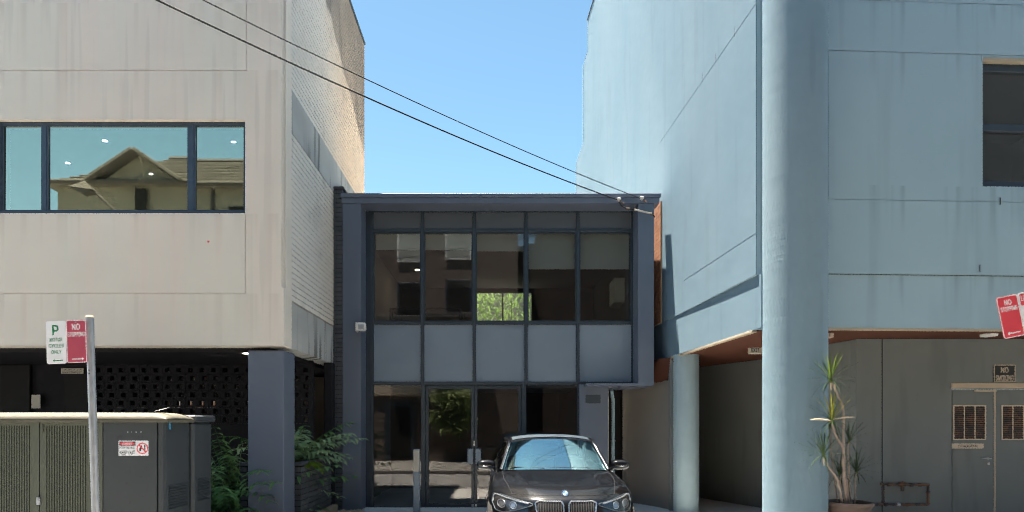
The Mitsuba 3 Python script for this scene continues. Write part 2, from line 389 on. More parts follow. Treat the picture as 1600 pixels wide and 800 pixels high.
# side: mortar backing, beams, bricks
put(B + '__mortar', [bx(BXR - 0.26, BXR - 0.0035, 9.4, BYB, 3.44, BZT - 0.02)], 'mat_cream_mortar')
zb0, zb1, zc0, zc1 = 2.76, 3.45, 5.93, 6.56
put(B + '__concrete_beam', [bx(BXR - 0.3, BXR - 0.012, 9.4, BYB, zb0, zb1, 0.006)], 'mat_concrete')
put(B + '__concrete_band', [bx(BXR - 0.2, BXR + 0.004, 9.4, BYB, zc0, zc1, 0.006)], 'mat_concrete')
put(B + '__roof', [bx(-11, BXR + 0.02, BF - 0.01, BYB + 0.03, BZT, BZT + 0.05, 0.008)], 'mat_frame_dark')
BP, BH, BL = 0.086, 0.074, 0.234
bricks = []
for z0, z1 in ((zb1 + 0.012, zc0), (zc1 + 0.004, BZT - 0.01)):
    n = int(round((z1 - z0) / BP)); pitch = (z1 - z0) / n
    for r in range(n):
        za = z0 + r * pitch
        y = 9.402 - (0.12 if r % 2 else 0.0)
        while y < BYB - 0.01:
            a, b = max(y, 9.402), min(y + BL, BYB)
            if b - a > 0.03:
                bricks.append((a, b, za, za + pitch * 0.80, rng.uniform(-0.0008, 0.0008)))
            y += BL + 0.002
bricks.sort(key=lambda q: (q[0] + q[1]) ** 2 / 4 + (0.5 * (q[2] + q[3]) - H) ** 2)
for i, (a, b, za, zb, d) in enumerate(bricks[:300]):
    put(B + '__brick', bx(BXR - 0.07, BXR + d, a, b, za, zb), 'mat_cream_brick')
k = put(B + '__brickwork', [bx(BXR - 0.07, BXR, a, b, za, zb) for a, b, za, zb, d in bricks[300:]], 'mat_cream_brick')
label(k, kind='stuff')
label(B, 'beige rendered building with a wide blue tinted window and cream brick side wall', 'building')
# window in the facade
W = B + '__window'
fy = BF + 0.07
put(W, [bx(wx0 - 0.01, wx1, fy, fy + 0.08, wz1 - 0.03, wz1 + 0.005, 0.004), bx(wx0 - 0.01, wx1, fy - 0.03, fy + 0.08, wz0 - 0.005, wz0 + 0.05, 0.004),
        bx(wx0 - 0.01, wx(3, BF + .08), fy, fy + 0.08, wz0 + 0.05, wz1 - 0.03), bx(wx1 - 0.02, wx1 + 0.005, fy, fy + 0.08, wz0 + 0.05, wz1 - 0.03)], 'mat_frame_blue')
for a, b in ((66.5, 73), (295, 303)):
    put(W + '__mullion', bx(wx(a, BF + .08), wx(b, BF + .08), fy + 0.002, fy + 0.07, wz0 + 0.05, wz1 - 0.03, 0.004), 'mat_frame_blue')
for a, b in ((3, 66.5), (73, 295), (303, 383)):
    xa, xb = wx(a, BF + .08), wx(b, BF + .08)
    glass_xz(W + '__pane', xa, xb, wz0 + .05, wz1 - .03, fy + .035, 'mat_glass_coated')
    e = 0.022
    put(W + '__sash', [bx(xa, xb, fy + 0.012, fy + 0.03, wz0 + .05, wz0 + .05 + e), bx(xa, xb, fy + 0.012, fy + 0.03, wz1 - .03 - e, wz1 - .03),
                       bx(xa, xa + e, fy + 0.012, fy + 0.03, wz0 + .05 + e, wz1 - .03 - e), bx(xb - e, xb, fy + 0.012, fy + 0.03, wz0 + .05 + e, wz1 - .03 - e)], 'mat_frame_blue')
# room behind it
put(B + '__ceiling', bx(-10.7, BXR - 0.31, BF + 0.31, 13.0, 5.98, 6.06), 'mat_room')
put(B + '__room_floor', bx(-10.7, BXR - 0.31, BF + 0.31, BYB - .26, zs + 0.02, zs + 0.3), 'mat_dim')
put(B + '__room_wall', bx(-10.7, BXR - 0.31, 13.0, 13.1, zs + 0.3, 6.06), 'mat_dim')
for px, py in ((164, 220), (106, 255), (236, 272), (365, 222)):
    Y = (5.97 - H) / ((CY - py) / F)
    if Y < 12.8: lamp_disc(B + '__downlight', wx(px, Y), Y, 5.97, 0.032, (26, 25, 23))
# ground level: soffit, pier, dark back wall
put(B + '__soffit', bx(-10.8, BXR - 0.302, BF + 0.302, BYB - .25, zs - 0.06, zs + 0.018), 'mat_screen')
px0, px1 = wx(387, 9.12), wx(443.5, 9.12)
put(B + '__pier', bx(px0, px1, 9.12, 9.62, 0.0, zs - 0.06, 0.012), 'mat_slate_paint')
put(B + '__pier', bx(wx(506, 11.6), wx(519, 11.6), 11.6, 12.1, 0.0, zb0, 0.01), 'mat_screen')
SY = 11.3
cw, ch = 0.018 * SY, 0.0129 * SY
sx0, sz1 = wx(146, SY), wz(546, SY)
ncol, nrow = 19, 9
for r in range(nrow):
    for c in range(ncol):
        x0, z1 = sx0 + c * cw, sz1 - r * ch
        hw, hh = cw * 0.42, ch * 0.52
        ox = (cw - hw) / 2 + (0.02 if r % 2 else -0.02)
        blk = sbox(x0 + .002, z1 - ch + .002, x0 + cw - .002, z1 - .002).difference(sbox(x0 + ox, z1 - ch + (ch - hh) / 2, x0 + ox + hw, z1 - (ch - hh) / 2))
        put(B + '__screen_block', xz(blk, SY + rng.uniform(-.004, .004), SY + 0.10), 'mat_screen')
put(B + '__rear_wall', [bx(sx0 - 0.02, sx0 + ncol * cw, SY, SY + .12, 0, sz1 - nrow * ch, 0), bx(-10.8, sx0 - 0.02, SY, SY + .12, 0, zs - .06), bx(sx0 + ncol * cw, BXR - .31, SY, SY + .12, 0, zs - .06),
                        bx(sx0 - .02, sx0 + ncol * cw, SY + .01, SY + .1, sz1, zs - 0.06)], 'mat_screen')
# dark doorway and grille at the far left
put(B + '__side_door', [bx(wx(-20, 11.1), wx(38, 11.1), 11.22, 11.28, wz(690, 11.1), wz(570, 11.1)), bx(wx(92, 11.1), wx(137, 11.1), 11.24, 11.29, wz(700, 11.1), wz(560, 11.1))], 'mat_black')
put(B + '__service_duct', bx(wx(-30, 10.2), wx(38, 10.2), 10.2, 10.5, wz(556, 10.2), wz(553, 10.2)), 'mat_dim')
lamp_disc(B + '__downlight', wx(384, 9.5), 9.5, zs - 0.062, 0.035, (16, 15, 12))
lamp_disc(B + '__downlight', wx(331, 12.9), 12.9, wz(569, 12.9), 0.030, (8, 8, 7))
lamp_disc(B + '__downlight', wx(347, 12.9), 12.9, wz(571, 12.9), 0.035, (9, 9, 7))
# small things hung in the passage
put('door_notice', [bx(wx(95, 11.2), wx(130, 11.2), 11.205, 11.215, wz(584, 11.2), wz(575, 11.2), .001)], 'mat_tan_plate')
for m in (text('FIRE SAFETY DOOR', .03, wx(112.5, 11.2), wz(577.5, 11.2), 11.2045, .34), text('DO NOT OBSTRUCT', .03, wx(112.5, 11.2), wz(581.5, 11.2), 11.2045, .33)): put('door_notice__lettering', m, 'mat_print_black')
label('door_notice', 'narrow tan door notice with two lines of print in the dark passage', 'sign')
put('pinned_notice', bx(wx(49, 11.2), wx(63, 11.2), 11.20, 11.206, wz(638, 11.2), wz(617, 11.2)), 'mat_tan_plate')
label('pinned_notice', 'small paper notice pinned to the dark pillar above the utility cabinet', 'notice')
# sunlit odds and ends behind the breeze-block screen, seen through its lowest holes
for i, (px, m) in enumerate(zip(POT_PX, ('mat_white', 'mat_terracotta', 'mat_white', 'mat_terracotta', 'mat_terracotta', 'mat_rust'))):
    Y = 15.3
    x = wx(px, Y)
    kk = put('garden_pot', [tube([[x, Y, 1.55], [x, Y, 2.12], [x, Y, 2.17]], [.08, .115, .125], 14)], m)
    label(kk, {'mat_white': 'white pot glimpsed through the dark block screen', 'mat_terracotta': 'orange pot glimpsed through the dark block screen', 'mat_rust': 'brown pot glimpsed through the dark block screen'}[m], 'pot', {'mat_white': 'white pots behind the screen', 'mat_terracotta': 'orange pots behind the screen', 'mat_rust': 'brown pots behind the screen'}[m])
put('garden_ledge', bx(-9.5, -3.4, 15.1, 15.5, 0.0, 1.55), 'mat_dim'); label('garden_ledge', 'dark ledge carrying pots behind the block screen', 'ledge')
put('red_emblem_plate', bx(wx(324, BF), wx(327, BF), BF - .004, BF - .0005, wz(379, BF), wz(376.5, BF)), 'mat_sign_red'); 
label('red_emblem_plate', 'tiny red dot marker on the beige wall below the window', 'marker')

# dark brick wing wall between the beige building and the office
G = 'dark_brick_wing_wall'
GX0, GX1, GY0, GY1, GZ = -3.0 + 0.002, -2.835, 11.8, 14.5, 6.01
put(G, bx(GX0 + .012, GX1 - .006, GY0 + .012, GY1, 0.02, GZ - .02), 'mat_black')
r = 0; z = 0.05
while z < GZ - 0.1:
    cut = [(GX0, GX1)] if r % 2 else [(GX0, GX0 + .055), (GX0 + .061, GX1)]
    for a, b in cut:
        put(G + '__brick', bx(a, b, GY0 + rng.uniform(0, .004), GY0 + .1, z, z + .076, .004), 'mat_dark_brick')
    z += .086; r += 1
put(G + '__capping', bx(GX0, GX1 + .03, GY0 - .02, GY1, GZ - .03, GZ + .015, .012), 'mat_dark_brick')
label(G, 'narrow dark brick wing wall squeezed between beige building and office', 'wall')

# ================================================================ CENTRE: office
O = 'dark_office_building'
OF, OG = 11.8, 12.25
x_l, x_li = wx(535, OF), wx(564, OF)
x_r, x_ri = wx(1022, OF), wx(997, OF)
z_top, z_f = wz(303, OF), wz(318, OF)
z_bot = wz(603, OF)
put(O + '__left_column', bx(x_l, x_li, OF, OG + .25, 0.05, z_f, .006), 'mat_slate_paint')
put(O + '__right_column', bx(x_ri, x_r, OF, OG + .25, z_bot, z_f, .006), 'mat_slate_paint')
put(O + '__fascia', [bx(wx(533, OF), wx(1032, OF), OF - .05, OF + .3, z_top - .075, z_top, .008), bx(x_l - .01, wx(1031, OF) - .01, OF - .02, OF + .3, z_f, z_top - .0755, .004)], 'mat_slate_paint')
put(O + '__soffit', bx(x_li, x_ri, OF + .29, OG + .2, z_f + .005, z_f + .05), 'mat_slate_paint')
put(O + '__roof', bx(x_l, x_r, OF + .3, 18.14, z_top - .06, z_top - .02), 'mat_roof_metal')
put(O + '__side_wall', [bx(x_l, x_l + .12, OG + .25, 18.14, 0.05, z_f), bx(x_r - .12, x_r, OG + .25, 18.14, z_bot, z_f)], 'mat_slate_paint')
cols = [571, 581.5, 660, 741, 822, 903, 989]
mx = [wx(c, OG) for c in (581, 660, 741, 822, 903, 989.5)]
rz = [wz(q, OG) for q in (331, 360, 504.5, 599)]
gy = OG + .03
fw = 0.03
for i in range(5):
    xa, xb = mx[i] + fw, mx[i + 1] - fw
    put(O + '__top_panel', bx(xa, xb, gy, gy + .04, rz[1] + fw * .8, rz[0], .003), 'mat_top_panel_shaded')
    put(O + '__spandrel_panel', bx(xa, xb, gy, gy + .04, rz[3] + fw, rz[2] - fw, .003), 'mat_slate_panel')
for i, x in enumerate(mx):
    w = fw if i not in (0, 5) else fw * 1.2
    put(O + '__mullion', bx(x - w, x + w, OG - .02, gy + .08, rz[3] - .03, rz[0], .004), 'mat_frame_dark')
for zc in (rz[1], rz[2], rz[3]):
    put(O + '__transom', bx(mx[0] - .1, mx[5] + .1, OG - .012, gy + .07, zc - fw, zc + fw, .004), 'mat_frame_dark')
put(O + '__head_frame', bx(x_li, x_ri, OG - .012, gy + .07, rz[0], z_f + .004, .003), 'mat_frame_dark')
put(O + '__jamb', bx(x_li - .002, mx[0] - .036, OG, gy + .07, 0.05, rz[0]), 'mat_frame_dark')
put(O + '__jamb', bx(mx[5] + .036, x_ri + .002, OG, gy + .07, rz[3] - .03, rz[0]), 'mat_frame_dark')


drop = [390, 390, 392, 420, 420]
for i in range(5):
    xa, xb = mx[i] + fw, mx[i + 1] - fw
    w = O + '__window' + (f'_{i:03d}' if i else '')
    e = .02
    put(w, [bx(xa, xb, gy - .005, gy + .03, rz[2] + fw, rz[2] + fw + e), bx(xa, xb, gy - .005, gy + .03, rz[1] - fw - e, rz[1] - fw),
            bx(xa, xa + e, gy - .005, gy + .03, rz[2] + fw + e, rz[1] - fw - e), bx(xb - e, xb, gy - .005, gy + .03, rz[2] + fw + e, rz[1] - fw - e)], 'mat_frame_dark')
    glass_xz(w + '__pane', xa, xb, rz[2] + fw, rz[1] - fw, gy + .012, 'mat_glass_office')
    zb = wz(drop[i], 12.45)
    put('roller_blind', [bx(xa + .01, xb - .01, 12.44, 12.443, zb, rz[1] - .02), tube([[xa + .012, 12.442, zb], [xb - .012, 12.442, zb]], .012, 8)], 'mat_blind')
nm = ['first', 'second', 'third', 'fourth', 'fifth']
for i in range(5):
    label('roller_blind' + (f'_{i:03d}' if i else ''), ('short' if i < 3 else 'half lowered') + f' grey roller blind in the {nm[i]} upper window bay from the left', 'blind', 'roller blinds in the office windows')
# ground floor glazing
gz0, gz1 = wz(795, OG), rz[3] - .03
gx = [mx[0] + .0, wx(661.5, OG), wx(741, OG), wx(818.5, OG), wx(903, OG)]
put(O + '__sill', bx(mx[0] - .04, wx(903, OG), OG - .01, gy + .06, 0.05, gz0 + .03, .004), 'mat_frame_dark')
for x, w in ((gx[0], .03), (gx[1], .042), (gx[3], .045), (gx[4], .02)):
    put(O + '__door_post', bx(x - w, x + w, OG - .012, gy + .06, gz0 + .03, gz1, .004), 'mat_frame_dark')
glass_xz(O + '__side_light', gx[0] + .03, gx[1] - .042, gz0 + .03, gz1, gy + .012, 'mat_glass_smoked')
glass_xz(O + '__side_light', gx[3] + .045, gx[4] - .02, gz0 + .03, gz1, gy + .012, 'mat_glass_smoked')
for s, (xa, xb) in enumerate(((gx[1] + .045, gx[2] - .003), (gx[2] + .003, gx[3] - .048))):
    D = O + '__glass_door' + ('_001' if s else '')
    st = .055
    put(D, [bx(xa, xa + st, gy - .01, gy + .035, gz0 + .034, gz1 - .01, .003), bx(xb - st, xb, gy - .01, gy + .035, gz0 + .034, gz1 - .01, .003),
            bx(xa + st, xb - st, gy - .01, gy + .035, gz0 + .034, gz0 + .10), bx(xa + st, xb - st, gy - .01, gy + .035, gz1 - .07, gz1 - .01)], 'mat_frame_dark')
    glass_xz(D + '__pane', xa + st, xb - st, gz0 + .10, gz1 - .07, gy + .012, 'mat_glass_smoked')
    hx = (xb - .075) if s == 0 else (xa + .075)
    put(D + '__handle', bx(hx - .055, hx + .055, gy - .05, gy - .02, wz(725, OG), wz(701, OG), .006), 'mat_slate_panel')
    fx = (xb - .03) if s == 0 else (xa + .03)
    put(D + '__floor_lock', bx(fx - .02, fx + .02, gy - .022, gy - .011, gz0 + .035, gz0 + .085, .003), 'mat_steel')
put(O + '__lock_plate', bx(gx[2] - .012, gx[2] + .012, gy - .016, gy - .0105, wz(697, OG), wz(689, OG)), 'mat_steel')
px_a, px_b = wx(905, OG - .1), wx(950.5, OG - .1)
put(O + '__end_panel', bx(px_a, px_b, OG - .1, OG + .3, 0.05, z_bot + .05, .006), 'mat_slate_paint')
put(O + '__number_plate', bx(wx(915, OG - .1), wx(938, OG - .1), OG - .112, OG - .101, wz(630, OG - .1), wz(617, OG - .1), .003), 'mat_frame_dark')
put(O + '__overhang_soffit', bx(x_l + .12, x_r - .002, OG + .1, 14.5, z_bot - .004, z_bot + .05), 'mat_slate_paint')
put(O + '__overhang_soffit', bx(mx[4] + .1, x_r - .002, OF + .002, OG + .1, z_bot + .001, z_bot + .05), 'mat_slate_paint')
# interior shell
put(O + '__interior_wall', [xz(sbox(x_l + .12, 3.3, x_r - .12, 5.6).difference(sbox(-.62, 3.9, 1.0, 5.36)), 18.0, 18.15), bx(x_l + .13, x_l + .18, 12.5, 18, 3.3, 5.6), bx(x_r - .18, x_r - .13, 12.5, 18, 3.3, 5.6)], 'mat_dim')
put(O + '__interior_ceiling', bx(x_l + .12, x_r - .12, OG + .25, 18.0, 5.45, 5.55), 'mat_dim')
put(O + '__interior_floor', bx(x_l + .12, x_r - .12, OG + .12, 18.0, 2.62, 3.3), 'mat_dim')
put(O + '__back_window', [bx(.17, .21, 18.02, 18.08, 3.9, 5.36), bx(-.62, 1.0, 18.02, 18.08, 5.33, 5.36)], 'mat_frame_dark')
put(O + '__lobby_wall', [bx(x_l + .12, px_a, 16, 16.1, .05, 2.6), bx(px_a, px_b, OG + .3, 16, .05, 2.4), bx(x_l + .12, x_l + .2, 12.5, 16, .05, 2.5)], 'mat_dim')
lamp_disc(O + '__downlight', wx(652, 15.8), 15.8, 5.445, .05, (14, 11, 7))
label(O, 'two storey charcoal office with five upper window bays and glass doors', 'building')
put('wall_cupboard', [bx(wx(960, 13.6), wx(990, 13.6), 13.6, 14.2, wz(472, 13.6), wz(434, 13.6), .006)], 'mat_white'); label('wall_cupboard', 'white wall cupboard inside the rightmost upper office window', 'cupboard')
put('office_desk', [bx(-2.2, -.7, 13.2, 13.9, 4.0, 4.04), bx(-2.2, -2.14, 13.2, 13.9, 3.3, 4.0), bx(-.76, -.7, 13.2, 13.9, 3.3, 4.0)], 'mat_black'); label('office_desk', 'dark desk just inside the left upper office windows', 'desk')
put('floodlight', [bx(wx(556, 11.7), wx(558, 11.7), 11.66, 11.79, wz(518, 11.7), wz(504, 11.7), .003), bx(wx(558, 11.6) - .01, wx(570, 11.6), 11.58, 11.74, wz(516.5, 11.65), wz(504.5, 11.65), .012)], 'mat_white')
put('floodlight__lens', bx(wx(560, 11.6), wx(569, 11.6), 11.574, 11.579, wz(515, 11.6), wz(507, 11.6)), 'mat_galv')
label('floodlight', 'small white floodlight fixed to the left office column', 'light')
# intercom post
IY = 11.45
put('intercom_post', bx(wx(645.5, IY), wx(655.5, IY), IY, IY + .10, .05, wz(702, IY), .008), 'mat_slate_panel')
put('intercom_post__keypad', bx(wx(646.2, IY), wx(654.8, IY), IY - .012, IY - .001, wz(737, IY), wz(704, IY), .004), 'mat_tan_plate')
label('intercom_post', 'slim grey intercom post with pale keypad in front of the glass door', 'post')

# ================================================================ RIGHT: blue building (its own frame: u along the facade, v inward)
R = 'blue_building'
TH = math.atan(0.047)
C0 = np.array([3.3535, 8.1094])
MR = trimesh.transformations.rotation_matrix(TH, [0, 0, 1]); MR[:2, 3] = C0
def loc(m): m.apply_transform(MR); return m
U = np.array([math.cos(TH), math.sin(TH)]); V = np.array([-math.sin(TH), math.cos(TH)])


def on_v(px, py, v):
    """(u, z) where the sight line through a photograph point meets the plane v."""
    d = np.array([(px - CX) / F, 1.0]); t = (v + C0 @ V) / (d @ V)
    return t * (d @ U) - C0 @ U, H + (CY - py) / F * t


def on_u(px, py, u=0.0):
    d = np.array([(px - CX) / F, 1.0]); t = (u + C0 @ U) / (d @ U)
    return t * (d @ V) - C0 @ V, H + (CY - py) / F * t


RT, SZ, LZ = 14.0, 2.88, 3.57
vb = on_u(1034.5, 400)[0]                # the render ends here, brick beyond
v0 = 0.135
outer = Polygon([(v0, LZ), (vb, LZ), (vb, 5.9), (13.6, 5.9), (13.6, 10.5), (12.25, 10.62), (12.25, 13.05), (11.5, 13.1), (11.5, RT), (v0, RT)])
jt, jl = 7.06, 4.10
wslots = unary_union([sbox(v0, jt - .006, 4.2, jt + .006), sbox(v0, jl - .006, 2.85, jl + .006)])
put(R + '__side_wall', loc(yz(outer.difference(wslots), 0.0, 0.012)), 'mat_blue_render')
back = Polygon([(v0, LZ), (13.6, LZ), (13.6, 10.5), (12.25, 10.62), (12.25, 13.05), (11.5, 13.1), (11.5, RT), (v0, RT)]).buffer(-.03, join_style=2).union(sbox(v0, LZ, 11.4, RT))
put(R + '__side_wall_core', loc(yz(back, 0.0122, 0.25)), 'mat_blue_flat')
for (va, za), (vb2, zb2) in (((13.6, LZ), (13.6, 10.5)), ((12.25, 10.62), (12.25, 13.05)), ((11.5, 13.1), (11.5, RT))):
    put(R + '__edge_trim', loc(bx(-.012, .2, va - .001, va + .03, za + 2.4 * (za < 5), zb2)), 'mat_blue_flat')
# crack ticks along the upper joint
for px, py in ((1148, 52), (1118, 92), (1098, 122)):
    v, z = on_u(px, py); put(R + '__crack', loc(bx(-.002, .001, v, v + .006, z - .05, z + .09)), 'mat_joint')
put(R + '__side_beam', loc(xy(Polygon([(.031, .05), (.027, 1.2), (.014, 3.3), (.014, 9), (.25, 9), (.25, .05)]), SZ, LZ - .002)), 'mat_blue_render')
put(R + '__drip_edge', [loc(bx(.022, .09, 0.3, 9.0, SZ - .03, SZ, .003)), loc(bx(.85, 9.0, .028, .09, SZ - .03, SZ, .003))], 'mat_drip_edge')
# exposed brick patch
OB = R + '__brick'
put(R + '__brick_mortar', loc(bx(-.02, .006, vb + .001, 9.0, LZ, 5.89)), 'mat_mortar_tan')
z, r = LZ + .01, 0
while z < 5.86:
    v = vb + .004 - (.12 if r % 2 else 0)
    while v < vb + 1.6:
        a, b = max(v, vb + .004), v + .23
        if b - a > .02: put(OB, loc(bx(-.028 + rng.uniform(-.002, .002), -.004, a, b, z, z + .076, .003)), 'mat_orange_brick')
        v += .24
    z += .086; r += 1
# roof edge and top
put(R + '__roof', [loc(bx(.255, 9, .3, 13.4, RT - .3, RT - .1)), loc(bx(-.03, .28, v0, 11.52, RT, RT + .04, .006))], 'mat_frame_dark')
# facade
wu0, wzt = on_v(1535.5, 95, 0); _, wzb = on_v(1535.5, 291, 0)
wu1 = wu0 + 1.7
u0 = .62
fa = sbox(u0, LZ, 9.0, RT).difference(sbox(wu0, wzb, wu1, wzt))
ju = on_v(1294.5, 100, 0)[0]
jz1, jz2 = on_v(1294, 78.5, 0)[1], on_v(1294, 311, 0)[1]
fslots = unary_union([sbox(u0, jt - .006, 9, jt + .006), sbox(u0, jz1 - .006, 9, jz1 + .006), sbox(u0, jz2 - .004, 9, jz2 + .004), sbox(ju - .005, jz2, ju + .005, jz1), sbox(wu0 - .022, wzt, wu0 - .012, jz1)])
for gm in sorted(fa.difference(fslots).geoms, key=lambda q: -q.area):
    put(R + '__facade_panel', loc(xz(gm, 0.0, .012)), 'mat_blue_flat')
put(R + '__facade_core', loc(xz(fa, .0122, .25)), 'mat_blue_flat')
put(R + '__spandrel', loc(xz(sbox(u0, SZ, 9.0, LZ - .012), .03, .25)), 'mat_blue_flat')
put(R + '__shadow_groove', loc(bx(u0, 9.0, .05, .2, LZ - .0125, LZ - .0005)), 'mat_joint')
put(R + '__lintel', loc(bx(wu0 + .002, wu1, -.008, .06, wzt - .002, wzt + .045, .003)), 'mat_drip_edge')
for px, py in ((1529, 420), (1561, 315)):
    u, z = on_v(px, py, 0); put(R + '__weep_pin', loc(tube([[u, -.02, z - .045], [u, -.02, z + .045]], .007, 8)), 'mat_joint')
RW = R + '__window'
fv = .06
put(RW, [loc(bx(wu0, wu1, fv, fv + .08, wzb, wzb + .09, .004)), loc(bx(wu0, wu1, fv, fv + .08, wzt - .10, wzt - .003, .004)), loc(bx(wu0, wu0 + .03, fv, fv + .08, wzb + .09, wzt - .10))], 'mat_frame_dark')
zm = on_v(1540, 196, 0)[1]
put(RW + '__meeting_rail', loc(bx(wu0 + .03, wu1, fv - .01, fv + .07, zm - .045, zm + .045, .004)), 'mat_frame_dark')
for za, zb in ((wzb + .09, zm - .045), (zm + .045, wzt - .10)):
    kk = numbered(RW + '__pane')
    scene[kk] = {'type': 'rectangle', 'bsdf': {'type': 'ref', 'id': 'mat_glass_office'},
                 'to_world': T(MR) @ T().translate([(wu0 + wu1) / 2, fv + .04, (za + zb) / 2]) @ T().rotate([1, 0, 0], 90) @ T().scale([(wu1 - wu0) / 2, (zb - za) / 2, 1])}
put(R + '__window_room', [loc(bx(wu0 - .5, wu1 + 1, 2.6, 2.7, 3.8, 7)), loc(bx(wu0 - .5, wu1 + 1, .26, 2.6, 6.45, 6.5)), loc(bx(wu0 - .6, wu0 - .5, .26, 2.6, 3.8, 6.5)), loc(bx(wu1 + 1, wu1 + 1.1, .26, 2.6, 3.8, 6.5)), loc(bx(wu0 - .6, wu1 + 1, .26, 2.6, 3.7, 3.8))], 'mat_dim')
# soffit, columns
put(R + '__soffit', loc(bx(.26, 9.0, .26, 12.0, SZ - .005, SZ + .1)), 'mat_soffit_brown')
put(R + '__soffit', [loc(bx(.05, .26, .3, 9.0, SZ - .012, SZ - .001)), loc(bx(.85, 9.0, .05, .26, SZ - .0125, SZ - .0015))], 'mat_soffit_brown')
put(R + '__raking_soffit', trimesh.convex.convex_hull(np.array([(3.04, 11.95, 2.86), (3.45, 11.5, 2.86), (2.9, 12.5, 2.44), (3.45, 11.72, 2.44), (2.9, 12.5, 2.86), (3.45, 11.72, 2.86)])), 'mat_soffit_brown')
put(R + '__round_column', cyl(3.765, 8.07, 0.0, 14.0, .378, 96), 'mat_blue_column', smooth=40)
cxr, cyr = wx(1072, 11.45), 11.45
put(R + '__round_column', cyl(cxr, cyr, 0.0, SZ, .222, 64), 'mat_pale_column', smooth=40)


def wall_line(pts, z0, z1, t=.12):
    p = np.array(pts, float); out = []
    n = np.gradient(p, axis=0); n = np.stack([-n[:, 1], n[:, 0]], 1); n /= np.linalg.norm(n, axis=1, keepdims=True)
    poly = Polygon(np.vstack([p, (p + n * t)[::-1]])).buffer(0)
    return xy(poly, z0, z1)


th = np.linspace(0, 1, 18)
curve = np.stack([2.58 + .72 * th, 13.05 - 1.35 * th ** 1.7], 1)
put(R + '__curved_wall', wall_line(curve, 0.05, 2.46, .14), 'mat_croft_pale', smooth=35)
put(R + '__undercroft_wall', [wall_line([(3.32, 11.75), (3.60, 14.3), (4.35, 14.0), (4.62, 13.2), (5.1, 12.0), (5.35, 11.0)], 0.05, SZ - .012)], 'mat_croft_wall')
# enclosure with the service doors
EY = 9.2
ex = wx(1338, EY)
put(R + '__enclosure_wall', [xz(sbox(ex, 0.05, 9.0, SZ - .012).difference(sbox(wx(1487, EY), 0.0, wx(1625, EY), wz(607, EY))), EY, EY + .15),
                             wall_line([(ex, EY + .15), (ex - .08, 9.75), (ex - .1, 11.6)][::-1], 0.05, SZ - .013)], 'mat_croft_wall')
put(R + '__wall_joint', bx(wx(1377.5, EY), wx(1379.5, EY), EY - .003, EY + .01, .05, SZ - .013), 'mat_joint')
put(R + '__lintel', bx(wx(1486, EY), wx(1628, EY), EY - .02, EY + .1, wz(607, EY), wz(598.5, EY), .004), 'mat_lintel')
for s, (pa, pb) in enumerate(((1488, 1553), (1555.5, 1622))):
    D = R + '__service_door' + ('_001' if s else '')
    xa, xb = wx(pa, EY + .05), wx(pb, EY + .05)
    put(D, bx(xa, xb, EY + .05, EY + .09, .06, wz(608, EY + .05), .003), 'mat_croft_wall')
    va, vb_ = (1489, 1540.5) if s == 0 else (1565, 1616)
    ga, gb, gza, gzb = wx(va, EY + .04), wx(vb_, EY + .04), wz(687.5, EY + .04), wz(633, EY + .04)
    e = .016
    put(D + '__vent_frame', [bx(ga, gb, EY + .035, EY + .049, gza, gza + e), bx(ga, gb, EY + .035, EY + .049, gzb - e, gzb), bx(ga, ga + e, EY + .035, EY + .049, gza + e, gzb - e), bx(gb - e, gb, EY + .035, EY + .049, gza + e, gzb - e)]
        + [bx(ga + (gb - ga) * q - .006, ga + (gb - ga) * q + .006, EY + .037, EY + .049, gza + e, gzb - e) for q in (.345, .67)], 'mat_print_tan')
    for q0, q1 in ((0, .345), (.345, .67), (.67, 1)):
        put(D + '__vent_pane', bx(ga + (gb - ga) * q0 + .008, ga + (gb - ga) * q1 - .008, EY + .044, EY + .0495, gza + .01, gzb - .01), 'mat_rust')
    nsl = 16
    put(D + '__vent_slats', [rot(bx(ga + .014, gb - .014, EY + .0405, EY + .043, gza + e + (gzb - gza - 2 * e) * (q + .5) / nsl - .006, gza + e + (gzb - gza - 2 * e) * (q + .5) / nsl + .006), [1, 0, 0], -30, (0, EY + .042, gza + e + (gzb - gza - 2 * e) * (q + .5) / nsl)) for q in range(nsl)], 'mat_black')
    label(D + '__vent_slats', kind='stuff')
put(R + '__door_gap', bx(wx(1553, EY + .05), wx(1555.5, EY + .05), EY + .045, EY + .08, .06, wz(608, EY + .05)), 'mat_lintel')
hx, hz = wx(1548, EY), wz(716, EY)
put(R + '__service_door__handle', [tube([[hx, EY + .05, hz], [hx, EY - .01, hz], [hx - .02, EY - .015, hz], [hx - .13, EY - .012, hz]], .009, 10), rot(cyl(hx, EY + .05, hz - .012, hz, .022, 18), [1, 0, 0], 90, (hx, EY + .05, hz)), bx(hx - .016, hx + .016, EY + .035, EY + .049, hz - .10, hz - .065, .006)], 'mat_steel', smooth=40)
put(R + '__service_door__door_closer', bx(wx(1525, EY), wx(1558, EY), EY + .0, EY + .045, wz(612, EY), wz(609.5, EY), .004), 'mat_lintel')
label(R, 'pale blue rendered building on a tall round column', 'building')
put('door_name_plate', bx(wx(1490, EY), wx(1539.5, EY), EY + .030, EY + .0495, wz(701, EY), wz(693, EY), .002), 'mat_print_tan')
put('door_name_plate__lettering', text('CLEANERS ROOM', .035, wx(1514.5, EY), wz(697, EY), EY + .0298, .27), 'mat_print_black')
label('door_name_plate', 'narrow cream name plate under the vent of the left service door', 'sign')
sy = EY - .012
sa, sb, sc, sd = wx(1553, sy), wx(1586.5, sy), wz(597, sy), wz(570, sy)
put('no_smoking_sign', bx(sa, sb, sy, sy + .01, sc, sd, .001), 'mat_print_black')
e = .010
